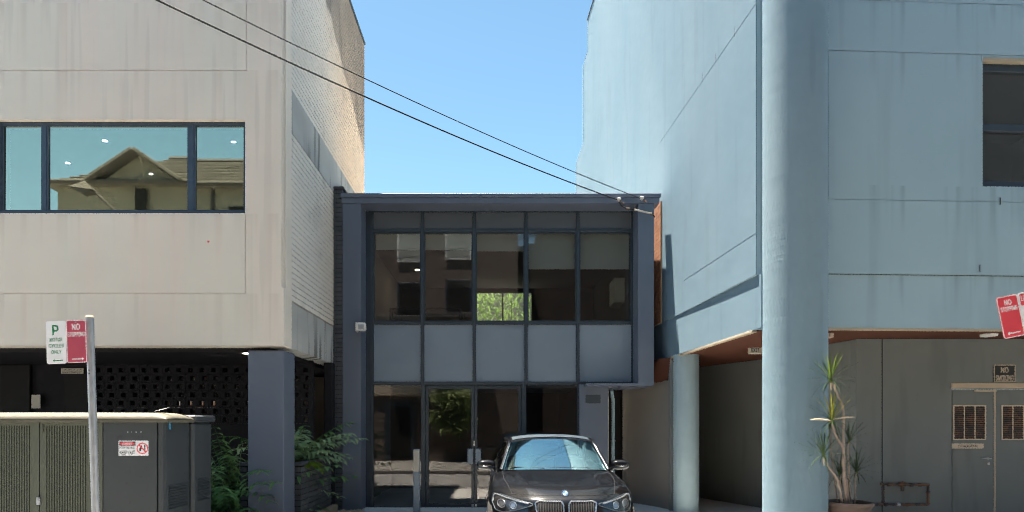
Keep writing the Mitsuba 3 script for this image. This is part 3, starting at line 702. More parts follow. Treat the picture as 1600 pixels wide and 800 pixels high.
put('no_smoking_sign__border', [bx(sa, sb, sy - .002, sy + .004, sc, sc + e), bx(sa, sb, sy - .002, sy + .004, sd - e, sd), bx(sa, sa + e, sy - .002, sy + .004, sc + e, sd - e), bx(sb - e, sb, sy - .002, sy + .004, sc + e, sd - e)], 'mat_print_tan')
for m in (text('NO', .075, (sa + sb) / 2, sd - .075, sy - .0002, .11, True), text('SMOKING', .075, (sa + sb) / 2, sc + .06, sy - .0002, .255, True)): put('no_smoking_sign__lettering', m, 'mat_print_tan')
label('no_smoking_sign', 'black NO SMOKING sign with cream border above the service doors', 'sign')
# soffit fittings
fx, fyy = wx(1545, 8.75), 8.75
put('recessed_light', [rot(cyl(fx, fyy, SZ - .035, SZ - .006, .10, 28), [0, 0, 1], 0)], 'mat_white', smooth=30); label('recessed_light', 'round white light in the brown soffit above the service doors', 'light')
put('small_camera', [bx(wx(1293, 8.55), wx(1300, 8.55), 8.5, 8.6, SZ - .085, SZ - .02, .006)], 'mat_print_tan'); label('small_camera', 'tiny cream fitting on the brown soffit beside the big column', 'fitting')
ly = 10.3
put('exit_light', [bx(wx(1172, ly), wx(1200, ly), ly, ly + .10, wz(552.5, ly), wz(541.5, ly), .012), bx(wx(1175, ly), wx(1197, ly), ly + .03, ly + .07, wz(541.5, ly), SZ - .006)], 'mat_tan_plate')
put('exit_light__lettering', text('EXIT', .065, wx(1180, ly), wz(547, ly), ly - .0005, .13, True), 'mat_dim')
label('exit_light', 'pale box light under the brown soffit behind the big column', 'light')
put('sensor_box', bx(wx(1040, 12), wx(1049, 12), 12, 12.1, wz(585, 12), wz(577, 12), .005), 'mat_black'); label('sensor_box', 'small dark box under the soffit left of the smaller column', 'fitting')
# downpipe beside the office
DX = wx(958, 12.6)
put('downpipe', [tube([[DX - .05, 12.5, 2.30], [DX - .03, 12.55, 2.22], [DX, 12.6, 2.1], [DX, 12.6, 0.05]], .035, 14)], 'mat_blue_flat', smooth=40)
put('downpipe__bracket', [cyl(DX, 12.6, 1.3, 1.33, .045, 14)], 'mat_steel')
label('downpipe', 'pale downpipe in the dark gap right of the office doors', 'pipe')
put('gap_screen', bx(wx(952, 13.2), wx(977, 13.2), 13.2, 13.25, .05, 2.4), 'mat_black'); label('gap_screen', 'black board closing the gap beside the office', 'board')
# pipework
GYp = EY - .06
def pp(px, py): return [wx(px, GYp), GYp, wz(py, GYp)]
put('gas_pipe', tube([pp(1355, 790), pp(1372, 788), pp(1449, 788.5), pp(1452, 786)], .016, 10), 'mat_rust', smooth=40)
put('gas_pipe__riser', [tube([pp(1450, 788), pp(1450, 758)], .016, 10), tube([pp(1452, 757.5), pp(1376, 756.5)], .016, 10), tube([pp(1381, 788), pp(1381, 757)], .010, 8)], 'mat_rust', smooth=40)
for px, py in ((1388, 757), (1424, 757.5), (1437, 757.5), (1450, 769), (1384, 788), (1418, 788.5)):
    p = np.array(pp(px, py)); d = np.array([0, 0, .018]) if py == 769 else np.array([.018, 0, 0])
    put('gas_pipe__coupling', tube([p - d, p + d], .026, 8), 'mat_rust')
p = np.array(pp(1403.5, 788)); put('gas_pipe__union', tube([p - [.022, 0, 0], p + [.022, 0, 0]], .026, 6), 'mat_galv')
p = np.array(pp(1410, 757)); put('gas_pipe__regulator', [tube([p + [0, 0, .018], p + [0, 0, .030]], [.055, .045], 18), tube([p + [0, 0, -.095], p + [0, 0, .02]], .022, 12), tube([p - [.05, 0, 0], p + [.04, 0, 0]], .024, 10), tube([p + [0, 0, .03], p + [0, 0, .05]], .012, 8)], 'mat_rust', smooth=40)
label('gas_pipe', 'rusty pipe loop with valve low on the wall left of the service doors', 'pipe')

# ================================================================ utility cabinet, signs
K = 'utility_cabinet'
KY = 7.0
kx1 = wx(254, KY); kx0 = -6.3; ky1 = 7.62; kz = wz(655, KY)
put(K, bx(kx0, kx1, KY + .048, ky1, .05, kz - .01, .02), 'mat_cab_grey')
# louvred leaves and the flat leaf
for i, (pa, pb, la, lb) in enumerate(((-70, 61, -62, 49), (62.5, 160, 72, 137))):
    D = K + '__louvred_door' + (f'_{i:03d}' if i else '')
    xa, xb, ga, gb = wx(pa, KY), wx(pb, KY), wx(la, KY), wx(lb, KY)
    zt, zl = wz(659, KY), wz(665, KY)
    put(D, [bx(xa, xb, KY, KY + .03, zl, zt), bx(xa, ga, KY, KY + .03, .25, zl), bx(gb, xb, KY, KY + .03, .25, zl), bx(xa, xb, KY, KY + .03, .12, .25)], 'mat_cab_green')
    put(D + '__backing', bx(ga, gb, KY + .0125, KY + .046, .25, zl), 'mat_cab_dark')
    n = int((gb - ga) / .027)
    for q in range(n):
        xc = ga + (q + .5) * (gb - ga) / n
        put(D + '__slat', bx(xc - .0075, xc + .0075, KY + .009, KY + .012, .25, zl), 'mat_cab_green')
    put(D + '__hinge', [cyl(xa + .03, KY - .004, zt - .12, zt - .03, .011, 10)], 'mat_cab_green')
zt = wz(657, KY)
put(K + '__flat_door', bx(wx(161.5, KY), wx(245, KY), KY - .004, KY + .047, .12, zt, .004), 'mat_cab_grey')
put(K + '__corner_post', bx(wx(246, KY), kx1 + .004, KY + .002, KY + .05, .12, zt, .012), 'mat_cab_grey')
put(K + '__door_latch', [bx(wx(58, KY), wx(64, KY), KY - .02, KY - .001, wz(789, KY), wz(779, KY), .006), cyl(wx(61, KY), KY - .012, wz(782, KY), wz(777, KY), .018, 12)], 'mat_galv')
for q in (200, 206, 213, 221): put(K + '__bolt', bx(wx(q, KY) - .006, wx(q, KY) + .006, KY - .008, KY - .003, wz(676, KY), wz(674.5, KY)), 'mat_galv')
# lid: long shallow crown with rounded ends
lx0, lx1, ly0, ly1 = kx0 - .05, kx1 + .06, KY - .04, ky1 + .0
xs = np.concatenate([np.linspace(lx0, lx1 - .16, 26), lx1 - .16 + .16 * np.sin(np.linspace(0, np.pi / 2, 10))[1:]])
ys = np.concatenate([ly0 + .11 * (1 - np.cos(np.linspace(0, np.pi / 2, 7))), np.linspace(ly0 + .11, ly1 - .11, 8)[1:-1], ly1 - .11 * np.cos(np.linspace(np.pi / 2, 0, 7)) + 0][0:3])
vv, ff = [], []
for x in xs:
    ex_ = 1 - max(0, (x - (lx1 - .16)) / .16) ** 2
    crown = .062 + .016 * math.cos((x + 5.0) * .6)
    for y in ys:
        t = 2 * (y - ly0) / (ly1 - ly0) - 1
        vv.append([x, y, kz + crown * math.sqrt(max(0.0, ex_)) * (max(0.0, 1 - t ** 4)) ** .5])
ny = len(ys)
for i in range(len(xs) - 1):
    for j in range(ny - 1):
        a = i * ny + j; ff.append([a, a + ny, a + ny + 1, a + 1])
top = trimesh.Trimesh(np.array(vv), [q for f4 in ff for q in ([f4[0], f4[1], f4[2]], [f4[0], f4[2], f4[3]])], process=False)
put(K + '__lid', top, 'mat_cab_cream', smooth=50)
put(K + '__lid_rim', bx(lx0, lx1, ly0, ly1, kz - .035, kz + .001, .008), 'mat_cab_cream')
# second cubicle behind the right end
put(K + '__rear_cubicle', [bx(kx1 - .9, kx1 + .045, ky1 + .005, 8.12, .05, kz - .03, .03)], 'mat_cab_grey')
put(K + '__rear_lid', [bx(kx1 - .92, kx1 + .075, ky1 + .003, 8.16, kz - .0295, kz + .055, .035)], 'mat_cab_grey')
for i in range(9):
    zz = wz(757, 7.3) - i * .032
    put(K + '__vent_louvre', [rot(bx(kx1 - .002, kx1 + .018, KY + .12, KY + .55, zz, zz + .006), [0, 1, 0], 30, (kx1, 0, zz)), rot(bx(kx1 + .04, kx1 + .062, ky1 + .1, ky1 + .42, zz + .02, zz + .026), [0, 1, 0], 30, (kx1 + .045, 0, zz + .02))], 'mat_cab_grey')
ym = wx(254, KY) / ((277.5 - CX) / F)
put(K + '__paint_mark', [bx(kx1 - .001, kx1 + .0025, 7.14, 7.17, wz(671, 7.15), wz(662, 7.15)), bx(kx1 - .001, kx1 + .002, 7.15, 7.165, wz(662, 7.15), wz(658.5, 7.15))], 'mat_blue_mark')
label(K + '__paint_mark', 'bright blue paint dab')
label(K, 'long grey green electrical cabinet with cream lid and louvred doors', 'electrical cabinet')
put('fallen_leaf', [rot(trimesh.Trimesh([[0, 0, 0], [.09, .02, .02], [.17, 0, .045], [.08, -.02, .015]], [[0, 1, 2], [0, 2, 3]]), [0, 0, 1], 5)], 'mat_white')
scene['fallen_leaf']['to_world'] = T().translate([wx(240, 7.1), 7.1, kz + .088]); label('fallen_leaf', 'pale scrap lying on the cream cabinet lid', 'litter')
# warning sign on the flat door
wy = KY - .006
ax0, ax1, az0, az1 = wx(185.5, wy), wx(232, wy), wz(712, wy), wz(688.5, wy)
cxm = ax0 + (ax1 - ax0) * .59
put('warning_sign', bx(ax0, ax1, wy - .003, wy, az0, az1, .0005), 'mat_sign_white')
put('warning_sign__header', bx(ax0 + .008, cxm - .006, wy - .0042, wy - .0035, az1 - .056, az1 - .010), 'mat_print_black')
el = Polygon([(((ax0 + cxm) / 2) + .085 * math.cos(a), az1 - .033 + .019 * math.sin(a)) for a in np.linspace(0, 2 * np.pi, 32)[:-1]])
put('warning_sign__oval', xz(el, wy - .0052, wy - .0045), 'mat_sign_red')
for m in (text('HIGH VOLTAGE', .022, (ax0 + cxm) / 2, az1 - .077, wy - .0035, .165, True, .001), text('KEEP OUT', .040, (ax0 + cxm) / 2, az0 + .034, wy - .0035, .165, True, .001)): put('warning_sign__lettering', m, 'mat_print_black')
put('warning_sign__danger_lettering', text('DANGER', .020, (ax0 + cxm) / 2, az1 - .033, wy - .0054, .10, True, .001), 'mat_sign_white')
pc = np.array([(cxm + ax1) / 2 + .002, (az0 + az1) / 2 - .002])
ring = sbox(-.058, -.007, .058, .007)
ci = Polygon([(.062 * math.cos(a), .062 * math.sin(a)) for a in np.linspace(0, 2 * np.pi, 40)[:-1]])
from shapely import affinity
rr = unary_union([ci.difference(ci.buffer(-.011)), affinity.rotate(ring, -45, origin=(0, 0))])
put('warning_sign__prohibition_ring', xz(affinity.translate(rr, *pc), wy - .0055, wy - .0045), 'mat_sign_red')
fig = unary_union([Polygon([(.01 * math.cos(a) - .012, .01 * math.sin(a) + .024) for a in np.linspace(0, 6.28, 16)]), Polygon([(-.035, -.028), (-.03, .004), (-.012, .014), (.008, .006), (.004, -.006), (-.012, -.002), (-.016, -.03)]), sbox(.020, -.028, .032, .036)])
put('warning_sign__figure', xz(affinity.translate(fig, *pc), wy - .0044, wy - .0035), 'mat_print_black')
label('warning_sign', 'white DANGER HIGH VOLTAGE KEEP OUT sign on the grey cabinet door', 'sign')


def rounded(x0, z0, x1, z1, r): return sbox(x0 + r, z0 + r, x1 - r, z1 - r).buffer(r, 8)


def arrow(cx, cz, ln, h, d):
    q = Polygon([(-ln / 2, -h * .28), (ln / 2 - h, -h * .28), (ln / 2 - h, -h * .9), (ln / 2, 0), (ln / 2 - h, h * .9), (ln / 2 - h, h * .28), (-ln / 2, h * .28)])
    return affinity.translate(affinity.scale(q, d, 1, origin=(0, 0)), cx, cz)


# left parking sign: built upright at its place, then leaned about the pole foot
PY = 6.3
S1 = 'parking_sign_pole'
lean = -1.6
foot = (wx(149.5, PY), PY, 0.0)
pxm = wx(140.2, PY)
ptop = wz(496, PY)
dxp = (wx(149.5, PY) - pxm) / (ptop - wz(800, PY))
def lean_m(m, ang=math.degrees(math.atan(dxp)), at=(wx(149.5, PY), PY, wz(800, PY))): return rot(m, [0, 1, 0], -ang, at)
xp = wx(149.5, PY)
put(S1, lean_m(cyl(xp, PY, 0.0, ptop, .036, 20)), 'mat_galv', smooth=40)
put(S1 + '__cap', lean_m(cyl(xp, PY, ptop, ptop + .02, .040, 20, .030)), 'mat_lintel', smooth=30)
for q in (.82, 1.0): put(S1 + '__bolt_hole', lean_m(rot(cyl(xp, PY, 0, .003, .007, 10), [1, 0, 0], 90, (xp, PY, 0)).apply_translation([0, -.036, wz(579 if q < .9 else 584, PY)])), 'mat_print_black')
label(S1, 'galvanised pole carrying two parking plates in front of the cabinet', 'sign pole')
spy = PY - .045


def plate(key, x0, x1, z0, z1, border, ground, y, tf):
    put(key, tf(xz(rounded(x0, z0, x1, z1, .022), y, y + .0025)), ground)
    if border:
        put(key + '__border', tf(xz(rounded(x0 + .002, z0 + .002, x1 - .002, z1 - .002, .02).difference(rounded(x0 + .009, z0 + .009, x1 - .009, z1 - .009, .016)), y - .001, y + .0005)), border)


xa, xb, xc = wx(80.5, spy) , wx(111.5, spy), wx(143.5, spy)
za, zb = wz(567, spy), wz(500, spy)
plate('motorcycle_parking_sign', xa, xb - .002, za, zb, None, 'mat_sign_white', spy, lean_m)
xm = (xa + xb) / 2; Hh = zb - za
for m in (text('P', .095, xm - .004, zb - .088, spy, .062, True), text('MOTOR', .034, xm, zb - .182, spy, .125, True), text('CYCLES', .034, xm, zb - .242, spy, .15, True), text('ONLY', .034, xm, zb - .302, spy, .10, True), xz(arrow(xm + .012, za + .033, .10, .016, -1), spy - .0015, spy)): put('motorcycle_parking_sign__lettering', lean_m(m), 'mat_sign_green')
label('motorcycle_parking_sign', 'white sign reading P MOTOR CYCLES ONLY with green print', 'sign')
plate('no_stopping_sign', xb + .002, xc, za + .004, zb + .006, 'mat_sign_white', 'mat_sign_faded', spy, lean_m)
xm = (xb + xc) / 2
for m in (text('NO', .055, xm, zb - .062, spy, .078, True), text('STOPPING', .042, xm, zb - .135, spy, .168, True), xz(arrow(xm + .012, za + .042, .115, .018, 1), spy - .0015, spy)): put('no_stopping_sign__lettering', lean_m(m), 'mat_sign_white')
put('no_stopping_sign__bolt', [lean_m(rot(cyl(xm, spy, 0, .006, .006, 10), [1, 0, 0], 90, (xm, spy, 0)).apply_translation([0, 0, q])) for q in (zb - .018,)], 'mat_galv')
label('no_stopping_sign', 'red NO STOPPING sign beside the white motorcycle parking sign', 'sign')
# right sign, leaning; its pole stands outside the frame
QY = 5.2
qx, qz = wx(1579, QY), wz(494.5, QY)
def lean_r(m): return rot(m, [0, 1, 0], -11.5, (qx, QY, qz))
w_, h_ = .178, .345
plate('no_stopping_sign', qx - w_ / 2, qx + w_ / 2, qz - h_ / 2, qz + h_ / 2, 'mat_sign_white', 'mat_sign_red', QY, lean_r)
for m in (text('NO', .042, qx, qz + h_ / 2 - .055, QY, .058, True), text('STOPPING', .036, qx, qz + h_ / 2 - .108, QY, .135, True), xz(arrow(qx, qz - h_ / 2 + .038, .105, .018, -1), QY - .0015, QY)): put('no_stopping_sign_001__lettering', lean_r(m), 'mat_sign_white')
label('no_stopping_sign_001', 'tilted bright red NO STOPPING sign at the right edge in front of the blue building', 'sign')
put('loading_zone_sign', lean_r(xz(rounded(qx + w_ / 2 + .003, qz - h_ / 2 + .002, qx + w_ / 2 + .181, qz + h_ / 2 + .002, .022), QY + .001, QY + .0035)), 'mat_sign_white')
put('loading_zone_sign__header', lean_r(xz(rounded(qx + w_ / 2 + .014, qz + h_ / 2 - .105, qx + w_ / 2 + .170, qz + h_ / 2 - .010, .012), QY - .0004, QY + .0008)), 'mat_sign_red')
put('loading_zone_sign__lettering', lean_r(text('LOADING', .045, qx + w_ / 2 + .092, qz + h_ / 2 - .045, QY - .0006, .14, True)), 'mat_sign_white')
label('loading_zone_sign', 'white sign with red header cut off by the right edge', 'sign')
put('bent_sign_pole', lean_r(cyl(qx + w_ / 2 + .15, QY + .045, -1.5, qz + h_ / 2 + .06, .03, 18)), 'mat_galv', smooth=40)
label('bent_sign_pole', 'leaning galvanised pole behind the tilted plates at the right edge', 'sign pole')

# ================================================================ brick planter and plants
P = 'brick_planter'
qx1, qy0, qy1, qzt = -2.97, 9.75, 11.55, 1.06
put(P, [bx(-3.9, qx1 - .012, qy0 + .012, qy0 + .1, 0.02, qzt - .06), bx(qx1 - .11, qx1 - .012, qy0 + .1, qy1, .02, qzt - .06), bx(-3.9, qx1 - .1, qy0 + .1, qy1, .02, qzt - .14)], 'mat_black')
z, r = .05, 0
while z < qzt - .09:
    y = qy0 - (.12 if r % 2 else 0)
    while y < qy1:
        a, b = max(y, qy0), min(y + .23, qy1)
        if b - a > .02: put(P + '__brick', bx(qx1 - .1, qx1 + rng.uniform(-.002, .003), a, b, z, z + .076, .004), 'mat_dark_brick')
        y += .24
    x = qx1 - .105 - (.12 if r % 2 else 0)
    while x > -3.9:
        put(P + '__brick', bx(max(x - .23, -3.9), x, qy0 + rng.uniform(-.003, .002), qy0 + .1, z, z + .076, .004), 'mat_dark_brick'); x -= .24
    z += .086; r += 1
put(P + '__coping', [bx(-3.9, qx1 + .02, qy0 - .015, qy0 + .12, qzt - .055, qzt, .008), bx(qx1 - .12, qx1 + .02, qy0 + .12, qy1, qzt - .055, qzt, .008)], 'mat_dark_brick')
label(P, 'dark brick planter beside the pier under the beige building', 'planter')
put('stone_edging', [bx(-2.95, -2.84, 9.6, 11.5, .05, .20, .015)], 'mat_sandstone'); label('stone_edging', 'low sandstone edging strip in front of the dark planter', 'edging')
put('leaf_litter', [rot(trimesh.Trimesh(np.array([[0, 0, 0], [.05, .02, .012], [.10, 0, 0], [.05, -.02, .012]]) + [0, 0, 0], [[0, 1, 2], [0, 2, 3]]), [0, 0, 1], rng.uniform(0, 360)).apply_translation([rng.uniform(-2.82, -2.45), rng.uniform(11.3, 11.75), .052 + rng.uniform(0, .03)]) for _ in range(60)], 'mat_dead_leaf'); label('leaf_litter', 'dry fallen leaves against the foot of the wing wall', kind='stuff')


def blade(w, l, droop, n=4):
    """A leaf in +x, width in y, bending down."""
    t = np.linspace(0, 1, n + 1); v, f = [], []
    for q in t:
        ww = w * math.sin(math.pi * min(1, .12 + q * .88)) ** .7 if q < 1 else .0005
        z = -droop * q * q * l
        v += [[q * l, -ww / 2, z + ww * .15], [q * l, 0, z], [q * l, ww / 2, z + ww * .15]]
    for i in range(n):
        a = 3 * i
        f += [[a, a + 3, a + 4], [a, a + 4, a + 1], [a + 1, a + 4, a + 5], [a + 1, a + 5, a + 2]]
    return np.array(v), np.array(f)


def frond(base, az, el, length, droop, leaflets, lw, ll, r_):
    """A feather leaf: curved midrib with paired leaflets."""
    d = np.array([math.cos(az), math.sin(az), 0]); up = np.array([0, 0, 1.0])
    t = np.linspace(0, 1, 10)
    mid = np.array(base) + length * (t[:, None] * math.cos(el) * d + (t * math.sin(el) - droop * t ** 2)[:, None] * up)
    ms = [tube(mid, np.linspace(.006, .002, 10), 5)]
    side = np.cross(d, up)
    for i in range(leaflets):
        q = .22 + .78 * (i + .5) / leaflets
        p = np.array([np.interp(q, t, mid[:, k]) for k in range(3)])
        for s in (-1, 1):
            v, f = blade(lw, ll * (1 - .55 * abs(q - .5)) * r_.uniform(.85, 1.1), r_.uniform(.2, .5), 3)
            ax = .55 * d + s * side * .85 + up * r_.uniform(-.25, .25); ax /= np.linalg.norm(ax)
            b = np.cross(up, ax); b /= np.linalg.norm(b); c = np.cross(ax, b)
            ms.append(trimesh.Trimesh(p + v[:, :1] * ax + v[:, 1:2] * b + v[:, 2:] * c, f, process=False))
    return trimesh.util.concatenate(ms)


def feather_plant(key, at, n, size, r_, mats, lab, grp=None, az=(0, 2 * math.pi), lift=(.45, 1.38)):
    key = numbered(key)
    scene[key] = mikit.ply(tube([at, np.array(at) + [0, 0, .12]], [.04, .03], 8), 'mat_bark')
    for i in range(n):
        L = size * r_.uniform(.6, 1.1)
        put(key + '__frond', frond(np.array(at) + [0, 0, .08], r_.uniform(*az), r_.uniform(*lift), L, r_.uniform(.25, .6), 9, .055, .21, r_), mats[int(r_.integers(len(mats)))])
    label(key, lab, 'plant', grp)


rp = np.random.default_rng(3)
for i, (x, y, z, n, s, lab) in enumerate(((-4.45, 9.85, .05, 34, 2.2, 'feathery dark green plant between the cabinet and the slate pier, nearest the cabinet'),
                                         (-4.05, 9.9, .05, 34, 2.3, 'feathery dark green plant between the cabinet and the slate pier, nearest the pier'),
                                         (-4.25, 10.4, .05, 24, 2.7, 'taller feathery plant reaching towards the block screen left of the pier'))):
    feather_plant('feather_leaf_plant', (x, y, z), n, s, rp, ['mat_leaf_fern', 'mat_leaf_fern', 'mat_leaf_fern', 'mat_leaf_fern_pale'], lab)
feather_plant('feather_leaf_plant', (-3.35, 10.5, .92), 26, 1.35, rp, ['mat_leaf_fern', 'mat_leaf_fern_pale'], 'blue green feathery plant rising from the dark brick planter')
feather_plant('feather_leaf_plant', (-3.25, 10.15, .92), 9, .55, rp, ['mat_leaf_fern', 'mat_leaf_lime'], 'low lime green leaves at the front of the dark brick planter', lift=(.15, .6))

# potted dragon tree
DT = 'dragon_tree'
dpx, dpy = wx(1326, 7.95), 7.95
zt = wz(790, 7.95)
prof = [(.16, .0), (.25, zt - .05), (.275, zt - .045), (.28, zt), (.25, zt), (.24, zt - .06), (.001, zt - .06)]
pot = trimesh.creation.revolve(np.array(prof + [(.001, 0.0), (.16, 0.0)]), sections=40); pot.apply_translation([dpx, dpy, 0.05])
put('plant_pot', pot, 'mat_pot', smooth=35); label('plant_pot', 'round brownish plant pot beside the big column holding a dragon tree', 'pot')
put('plant_pot__soil', cyl(dpx, dpy, zt - .03, zt + .02, .243, 28), 'mat_soil')
rd = np.random.default_rng(5)
def dp(px, py, Y): return [wx(px, Y), Y, wz(py, Y)]
canes = [  # control points in the photograph, distance at foot and head, radii
    ([(1327, 790), (1320, 740), (1318, 700), (1318, 640), (1311, 622), (1298, 595)], 7.95, 7.5, .026, .012, 'g'),
    ([(1322, 790), (1318, 730), (1317, 700), (1305, 680), (1300, 658)], 7.9, 7.48, .026, .014, 'gold'),
    ([(1316, 790), (1312, 765), (1306, 745), (1295, 730), (1287, 712)], 7.9, 7.5, .022, .011, 'g'),
    ([(1330, 790), (1326, 740), (1325, 700), (1327, 690)], 8.0, 8.0, .018, .011, 'g'),
    ([(1336, 790), (1337, 750), (1338, 738)], 8.0, 8.0, .014, .009, 'g'),
    ([(1314, 790), (1313, 755), (1312, 742)], 8.0, 7.9, .015, .010, 'g'),
    ([(1309, 785), (1303, 740), (1298, 690), (1297, 668)], 8.0, 8.0, .014, .009, 'g')]
for ci_, (pts, ya, yb, ra, rb, kind) in enumerate(canes):
    c = np.array([dp(px, py, ya + (yb - ya) * i / (len(pts) - 1)) for i, (px, py) in enumerate(pts)])
    if ci_ != 1: pass
    tt = np.arange(len(c)); q = np.linspace(0, len(c) - 1, 22)
    cc = PchipInterpolator(tt, c)(q)
    cc += rd.normal(0, .003, cc.shape)
    if ci_ == 0: scene[DT] = mikit.ply(tube(cc, np.linspace(ra, rb, 22) * .72, 9), 'mat_cane', smooth=50)
    else: put(DT + '__cane', tube(cc, np.linspace(ra, rb, 22) * .72, 9), 'mat_cane', smooth=50)
    head = cc[-1]; dirn = cc[-1] - cc[-4]; dirn /= np.linalg.norm(dirn)
    K2 = put(DT + '__rosette', tube([head - dirn * .02, head + dirn * .05], [rb * 1.1, rb * .5], 8), 'mat_leaf_lime')
    n = 38 if ci_ < 3 else 26
    for j in range(n):
        u = (j + .5) / n
        elv = math.radians(82 - 105 * u ** 1.25 + rd.uniform(-8, 8)); azm = j * 2.399 + rd.uniform(-.2, .2)
        L = (.25 + .12 * math.sin(math.pi * min(1, u + .2))) * rd.uniform(.85, 1.15) * (1.0 if ci_ < 3 else .9)
        v, f = blade(.0125, L, .12 + .5 * u * u, 5)
        ax = np.array([math.cos(azm) * math.cos(elv), math.sin(azm) * math.cos(elv), math.sin(elv)])
        b = np.array([-math.sin(azm), math.cos(azm), 0]); cN = np.cross(ax, b)
        m = trimesh.Trimesh(head + v[:, :1] * ax + v[:, 1:2] * b + v[:, 2:] * cN, f, process=False)
        inner = u < .28
        put(K2 + '__leaf', m, ('mat_leaf_gold' if kind == 'gold' and inner else 'mat_leaf_lime' if inner and ci_ < 2 else 'mat_leaf_dracaena'))
for sgn, (pa, pb) in enumerate((((1300, 658), (1266, 656)), ((1300, 656), (1336, 652)))):
    a, b = np.array(dp(*pa, 7.47)), np.array(dp(*pb, 7.47))
    t = np.linspace(0, 1, 6)[:, None]
    m = tube(a + (b - a) * t + np.array([0, 0, .012]) * np.sin(t * 3.1), [.005, .008, .009, .009, .008, .003], 6)
    k = put(DT + '__dead_leaf', m, 'mat_dead_leaf', smooth=50); label(k, 'dry straw coloured leaf sticking out sideways')
for px, py in ((1298, 598), (1304, 600), (1287, 716)):
    a = np.array(dp(px, py, 7.5)); put(DT + '__dead_leaf', tube([a, a + [0, 0, -.04], a + [.005, 0, -.09]], [.008, .011, .004], 6), 'mat_dead_leaf', smooth=50)
label(DT, 'spiky multi stemmed dragon tree in a pot beside the big column', 'plant')

# ================================================================ overhead cables
def cable(key, a, b, sag, r, lab):
    t = np.linspace(0, 1, 60)[:, None]
    p = np.array(a) * (1 - t) + np.array(b) * t - np.array([0, 0, 4 * sag]) * t * (1 - t)
    put(key, tube(p, r, 8), 'mat_cable', smooth=60); label(key if COUNT[key] == 1 else f'{key}_{COUNT[key]-1:03d}', lab, 'cable')


ya = 11.70
i1, i2 = (wx(1003, ya), ya, wz(311, ya)), (wx(967, ya), ya, wz(313, ya))
cable('overhead_cable', i1, (wx(-210, 5.5), 5.5, wz(-270, 5.5)), .16, .007, 'upper thin black overhead cable running to the office fascia')
cable('overhead_cable', i2, (wx(-210, 5.4), 5.4, wz(-224, 5.4)), .16, .010, 'lower thicker black overhead cable running to the office fascia')
for (x, y, z), lab in ((i1, 'right insulator bracket on the office fascia corner'), (i2, 'left insulator bracket on the office fascia corner')):
    kk = put('cable_insulator', [tube([[x, y + .05, z + .02], [x, y + .005, z], [x, y - .03, z - .005]], [.012, .014, .014], 8)], 'mat_steel')
    put(kk + '__porcelain', [tube([[x, y - .0, z + .05], [x, y, z + .03], [x, y, z + .015], [x, y, z], [x, y, z - .02]], [.018, .042, .028, .042, .02], 14)], 'mat_porcelain', smooth=50)
    put(kk + '__clamp', [tube([[x + .02, y - .02, z - .01], [x + .06, y - .03, z - .06], [x + .09, y - .02, z - .05]], [.012, .016, .012], 8)], 'mat_rust')
    label(kk, lab, 'insulator')
p0 = np.array(i2)
lead = np.array([[wx(q, 11.72), 11.72, wz(w, 11.72)] for q, w in ((967, 314), (972, 322), (981, 326), (993, 328), (1006, 331), (1018, 334), (1023, 340))])
put('service_lead', tube(PchipInterpolator(np.arange(7), lead)(np.linspace(0, 6, 30)), .011, 8), 'mat_cable', smooth=60)
put('service_lead__conduit', tube([lead[3] - [.02, .01, 0], lead[4], lead[5] + [0, -.01, 0]], .018, 10), 'mat_tan_plate', smooth=50)
put('service_lead__splice', [tube([lead[2] - [.03, 0, 0], lead[2] + [.03, 0, -.005]], .024, 8), tube([lead[5] - [.02, 0, -.01], lead[5] + [.03, 0, -.02]], .024, 8)], 'mat_rust')
label('service_lead', 'looping service cable with pale conduit under the fascia corner', 'cable')

# ================================================================ car
A = 'parked_car'
CAR = np.array([.787, 7.12, .06])


def net(Pn, nu, nv):
    Pn = np.asarray(Pn, float); r, c = Pn.shape[:2]
    q = PchipInterpolator(np.arange(r), Pn, axis=0)(np.linspace(0, r - 1, nu))
    q = PchipInterpolator(np.arange(c), q, axis=1)(np.linspace(0, c - 1, nv))
    return q


def grid_mesh(q, flip=False, keep=None):
    nu, nv = q.shape[:2]
    i, j = np.meshgrid(np.arange(nu - 1), np.arange(nv - 1), indexing='ij')
    a = i * nv + j
    f = np.stack([a, a + nv, a + nv + 1, a + 1], -1)
    if keep is not None: f = f[keep(q[:-1, :-1] * .25 + q[1:, :-1] * .25 + q[:-1, 1:] * .25 + q[1:, 1:] * .25)]
    f = f.reshape(-1, 4)
    f = np.vstack([f[:, [0, 1, 2]], f[:, [0, 2, 3]]])
    if flip: f = f[:, ::-1]
    m = trimesh.Trimesh(q.reshape(-1, 3), f, process=False); m.remove_unreferenced_vertices(); return m


def both(q, keep=None):
    m = grid_mesh(q, True, keep); w = q.copy(); w[..., 0] *= -1
    m2 = trimesh.util.concatenate([m, grid_mesh(w, False, keep)])
    m2.merge_vertices(); return m2


def oncar(m): return m.apply_translation(CAR)


def row(x, s, z): return np.stack([np.array(x, float), np.array(s, float) * np.ones(len(x)), np.array(z, float)], 1)


